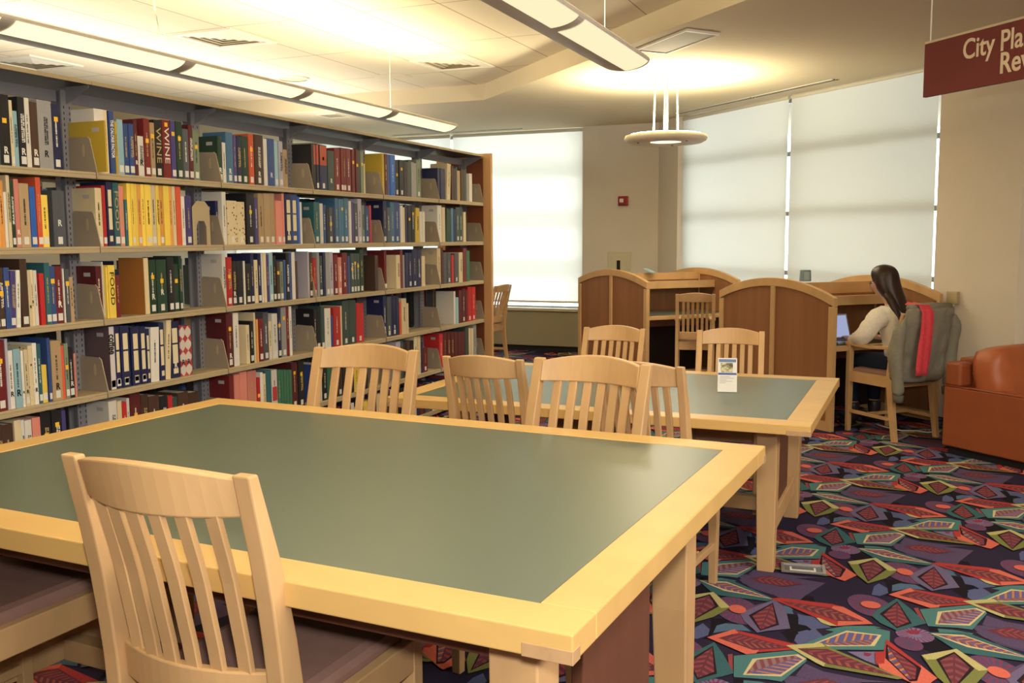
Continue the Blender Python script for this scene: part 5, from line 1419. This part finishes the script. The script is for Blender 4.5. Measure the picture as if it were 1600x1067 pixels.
# long hair: cap over the skull and a tapering fall down the back
b = MB(); rings = []
bk = -FD.normalized(); bk3 = Vector((bk.x, bk.y, 0)); sd3 = Vector((SD3.x, SD3.y, 0)).normalized()
prof = [(1.200, .010, .010, -.006), (1.193, .052, .042, -.008), (1.168, .084, .066, -.008), (1.13, .098, .080, -.004), (1.09, .096, .086, .004), (1.05, .100, .094, .006), (1.01, .096, .100, .014), (.97, .082, .102, .036), (.92, .066, .102, .056),
        (.87, .056, .100, .066), (.82, .046, .094, .072), (.77, .036, .080, .074), (.73, .028, .064, .074), (.70, .014, .044, .072)]
down = Vector((.30, -.10, 0))
for z, rf, rs, off in prof:
    t = max(0, (1.08-z)); c = Vector((HC_.x, HC_.y, z))+bk3*off+Vector((RT.x*.26-G.x*.10, RT.y*.26-G.y*.10, 0))*t
    ring = []
    for k in range(28):
        a = 2*PI*k/28; wob = 1+.05*math.sin(a*7+z*9)+.025*math.sin(a*13)
        fwd = math.cos(a); ff = rf*(.90 if (fwd > 0 and z < 1.13) else .98 if fwd > 0 else 1)
        ring.append(c-bk3*ff*fwd*wob+sd3*rs*math.sin(a)*wob)
    rings.append(ring)
b.loft(rings); h = b.build('hair', HAIRM, person, smooth=True)
hs = h.modifiers.new('Sub', 'SUBSURF'); hs.levels = 1; hs.render_levels = 1
# a lock falling in front of her left shoulder blade
b = MB(); b.tube([W3(.11, .075, 1.03), W3(.06, .07, .95), W3(.00, .06, .86), W3(-.045, .055, .78), W3(-.07, .06, .70)], [.025, .028, .022, .016, .007], 10); b.build('hair_lock', HAIRM, person, smooth=True)

# jacket and scarf over the armchair's back
CH = cH.matrix_world if False else Matrix.Translation(cH.location) @ Matrix.Rotation(cH.rotation_euler.z, 4, 'Z')
s_ = .88/.9; hyH = .41*1.02/2
def cl(x, y, z): return CH @ Vector((x, y-hyH, z))
JK = mat('grey_green_jacket', (136, 132, 116), .9, .15, var=.06, vscale=40)
jk = empty('jacket', tuple(cl(0, -.1, .89))); tag(jk, 'grey-green jacket draped over the back of the occupied armchair', 'jacket')
jo = Vector(jk.location)
def yb_(z): return -.012-.088*max(0, (z-.53)/.35)
b = MB(); rings = []
NX = 36
zl = [.905, .89, .86, .80, .72, .64, .56, .49, .43]
def body_ring(z, wid, th, k0):
    ring = []
    for k in range(NX):
        a = 2*PI*k/NX; ca, sa = math.cos(a), math.sin(a)
        x = wid*math.copysign(abs(ca)**.55, ca); y = th*math.copysign(abs(sa)**.7, sa)
        fold = .010*math.sin(x*48+z*6)*(1 if sa < 0 else .4)*min(1, (.9-z)*5)
        ring.append(cl(x, yb_(z)-.034-(.030 if z < .8 else .012)*(.0)+y+fold*(1 if sa < 0 else -1)*.8-.02*(1-(x/wid)**2), z)-jo)
    return ring
for z, wid, th in ((.925, .185, .022), (.920, .203, .040), (.895, .205, .046), (.85, .215, .050), (.78, .222, .052), (.70, .228, .055), (.62, .232, .058), (.54, .235, .060), (.47, .232, .062), (.40, .225, .058)): rings.append(body_ring(z, wid, th, 0))
b.loft(rings); jb = b.build('body', JK, jk, smooth=True)
jx = bpy.data.textures.new('cloth_folds', 'CLOUDS'); jx.noise_scale = .11
def drape(o, k):
    sb = o.modifiers.new('Sub', 'SUBSURF'); sb.levels = 2; sb.render_levels = 2
    dm = o.modifiers.new('Folds', 'DISPLACE'); dm.texture = jx; dm.texture_coords = 'GLOBAL'; dm.strength = k; dm.mid_level = .5
drape(jb, .035)
for sx, zz in ((-1, .33), (1, .36)):
    b = MB(); path = [cl(sx*.19, yb_(.88)-.03, .885)-jo, cl(sx*.235, yb_(.8)-.05, .80)-jo, cl(sx*.245, -.09, .66)-jo, cl(sx*.235, -.10, .52)-jo, cl(sx*.225, -.105, .42)-jo, cl(sx*.215, -.105, zz)-jo]
    b.tube(path, [.035, .050, .052, .048, .044, .036], 12); drape(b.build('sleeve', JK, jk, smooth=True), .03)
    b = MB(); b.tube([path[-1]+Vector((0, 0, .004)), path[-1]-Vector((0, 0, .045))], [.035, .031], 12); b.build('cuff', mat('jacket_ribbing', (100, 100, 88), .9, .15), jk, smooth=True)
b = MB(); b.tube([cl(-.19, yb_(.9)-.03, .925)-jo, cl(0, yb_(.9)-.055, .934)-jo, cl(.18, yb_(.9)-.03, .925)-jo], [.024, .024, .022], 10); b.build('collar', JK, jk, smooth=True)
SC = mat('coral_scarf', (222, 76, 86), .85, .15, var=.08, vscale=50)
sc = empty('scarf', tuple(cl(-.065, -.12, .95))); tag(sc, 'coral red scarf hanging down the back of the jacket', 'scarf')
so_ = Vector(sc.location)
b = MB(); rings = []
for k, (z, yy, w2) in enumerate(((.945, -.02, .040), (.945, -.115, .043), (.90, -.152, .046), (.82, -.158, .047), (.74, -.160, .048), (.66, -.158, .050), (.58, -.158, .050), (.52, -.156, .048), (.475, -.154, .046))):
    ring = []
    for q in range(20):
        a = 2*PI*q/20; x = w2*math.cos(a); t = .010*math.sin(a)+.005*math.sin(x*130+z*4)
        nrm = (0, -1) if k > 2 else (0, 1)
        base = cl(-.075+x+(.95-z)*.01*0, 0, z); ring.append(cl(-.105+x*1.15, yb_(min(z, .88))*.35+yy*1.0-(.034 if k > 0 else .01)+(t if k > 0 else 0), z+(t if k == 0 else 0))-so_)
    rings.append(ring)
b.loft(rings); b.build('cloth', SC, sc, smooth=True)

# ------------------------------------------------------------------ leather armchair at the right edge
SFM = mat('tan_leather', (148, 78, 44), .42, .45, var=.06, vscale=14)
SFC = mat('tan_leather_cushion', (172, 96, 58), .40, .45, var=.08, vscale=12)
d1 = Vector((.76, -.65)).normalized(); d2 = Vector((.65, .76)).normalized()
sf = empty('leather_armchair', (.219, 6.676, 0), math.atan2(d1.y, d1.x)); tag(sf, 'burnt orange leather armchair at the right edge of the photo', 'sofa')
# local x: back to front, y: across
Wd, Dp = .96, .86
def rbox(name, x0, x1, y0, y1, z0, z1, m, bev, par=sf, sub=False):
    b = MB(); b.box(x0, x1, y0, y1, z0, z1); return b.build(name, m, par, bevel=bev, seg=4)
rbox('base', .03, Dp-.02, .03, Wd-.03, .0, .055, BLACKM, 0)
rbox('arm', .0, Dp, 0, .13, .0555, .445, SFM, .012)
rbox('arm', .0, Dp, Wd-.13, Wd, .0555, .445, SFM, .012)
rbox('back', 0.0, .15, .131, Wd-.131, .0555, .62, SFM, .02)
rbox('seat_base', .151, Dp-.01, .131, Wd-.131, .0555, .25, SFM, .01)
def cushion(name, c, sx, sy, sz, m, rot=(0, 0, 0)):
    bm = bmesh.new(); bmesh.ops.create_cube(bm, size=2); bmesh.ops.subdivide_edges(bm, edges=bm.edges, cuts=6, use_grid_fill=True)
    for v in bm.verts:
        x, y, z = v.co; k = .5; L_ = (abs(x)**5+abs(y)**5+abs(z)**5)**.2
        v.co = Vector((x/L_*sx, y/L_*sy, z/L_*sz))
        v.co.x += .006*math.sin(y*9+z*7)
    me = bpy.data.meshes.new(name); bm.to_mesh(me); bm.free(); me.polygons.foreach_set('use_smooth', [True]*len(me.polygons)); me.materials.append(m)
    o = bpy.data.objects.new(name, me); COL.objects.link(o); o.parent = sf; o.location = c; o.rotation_euler = rot; return o
cushion('seat_cushion', (.52, Wd/2, .325), .34, .34, .085, SFC)
cushion('back_cushion', (.235, Wd/2-.03, .525), .115, .385, .185, SFC, (0, R(-10), 0))
b = MB(); b.tube([(.0, .004, .447), (Dp, .004, .447)], .006, 8); b.build('piping', SFM, sf, smooth=True)
rbox('back_corner', -.002, .115, .006, .1305, .4455, .60, SFM, .02)

# things on the floor under the right carrel
r = empty('power_cable', (.05, 7.42, .008)); tag(r, 'thin pale cable looping on the carpet under the occupied armchair', 'cable')
b = MB(); b.tube([(.18, -.02, 0), (.10, -.10, 0), (.02, -.06, 0), (-.07, -.10, 0), (-.2, .02, 0), (-.28, .14, 0)], .005, 6); b.build('cord', WHITEM, r, smooth=True)

# ------------------------------------------------------------------ daylight and other lamps
w = bpy.data.worlds.new('daylight'); scene.world = w; w.use_nodes = True
bg = w.node_tree.nodes['Background']; bg.inputs[0].default_value = (.97, .99, 1.0, 1); bg.inputs[1].default_value = 4.9
def area(name, loc, sx, sy, power, col, rot=(0, 0, 0)):
    l = bpy.data.lights.new(name, 'AREA'); l.shape = 'RECTANGLE'; l.size = sx; l.size_y = sy; l.energy = power; l.color = col
    o = bpy.data.objects.new(name, l); COL.objects.link(o); o.location = loc; o.rotation_euler = rot; return o
WARM = (1, .93, .80)
GOLD = (1, .80, .45)
# downward output of the hanging strip and ring lamp, plus added unseen fill lamps
area('fill_light_behind', (.2, -1.2, 2.55), 3.0, .4, 16, GOLD, (R(50), 0, R(20)))  # unseen fill lamp added behind the camera for front faces and books
area('fill_light_right', (2.3, 1.2, 2.55), .4, 3.4, 115, (1, .96, .90), (0, R(48), 0))  # added out of view, tilted to brighten the books from the right
area('fill_uplight_right', (2.6, 3.2, 2.2),   .3, 3.0, 95, WARM, (R(180), 0, 0))  # unseen uplight added to lift the ceiling at the right
area('ring_light', (-1.93, 7.98, 2.17), .6, .6, 16, WARM)
area('strip_light_over_tables', (-1.42, 2.6, 2.215), .2, 4.4, 10, GOLD)
area('fill_uplight_behind_shelves', (-5.6, 4.6, 1.95), .6, 8.5, 125, WARM, (R(180), 0, 0))  # hidden uplight added behind the shelving to brighten the left ceiling
# camera flash
fl_l = bpy.data.lights.new('camera_flash', 'AREA'); fl_l.shape = 'DISK'; fl_l.size = .12; fl_l.energy = 36; fl_l.color = (1, .97, .92)
fo_ = bpy.data.objects.new('camera_flash', fl_l); COL.objects.link(fo_); fo_.matrix_world = frame(EYE+up*.16+rt*.02+fw*-.02, rt, up, -fw)
scene.view_settings.exposure = 0.16
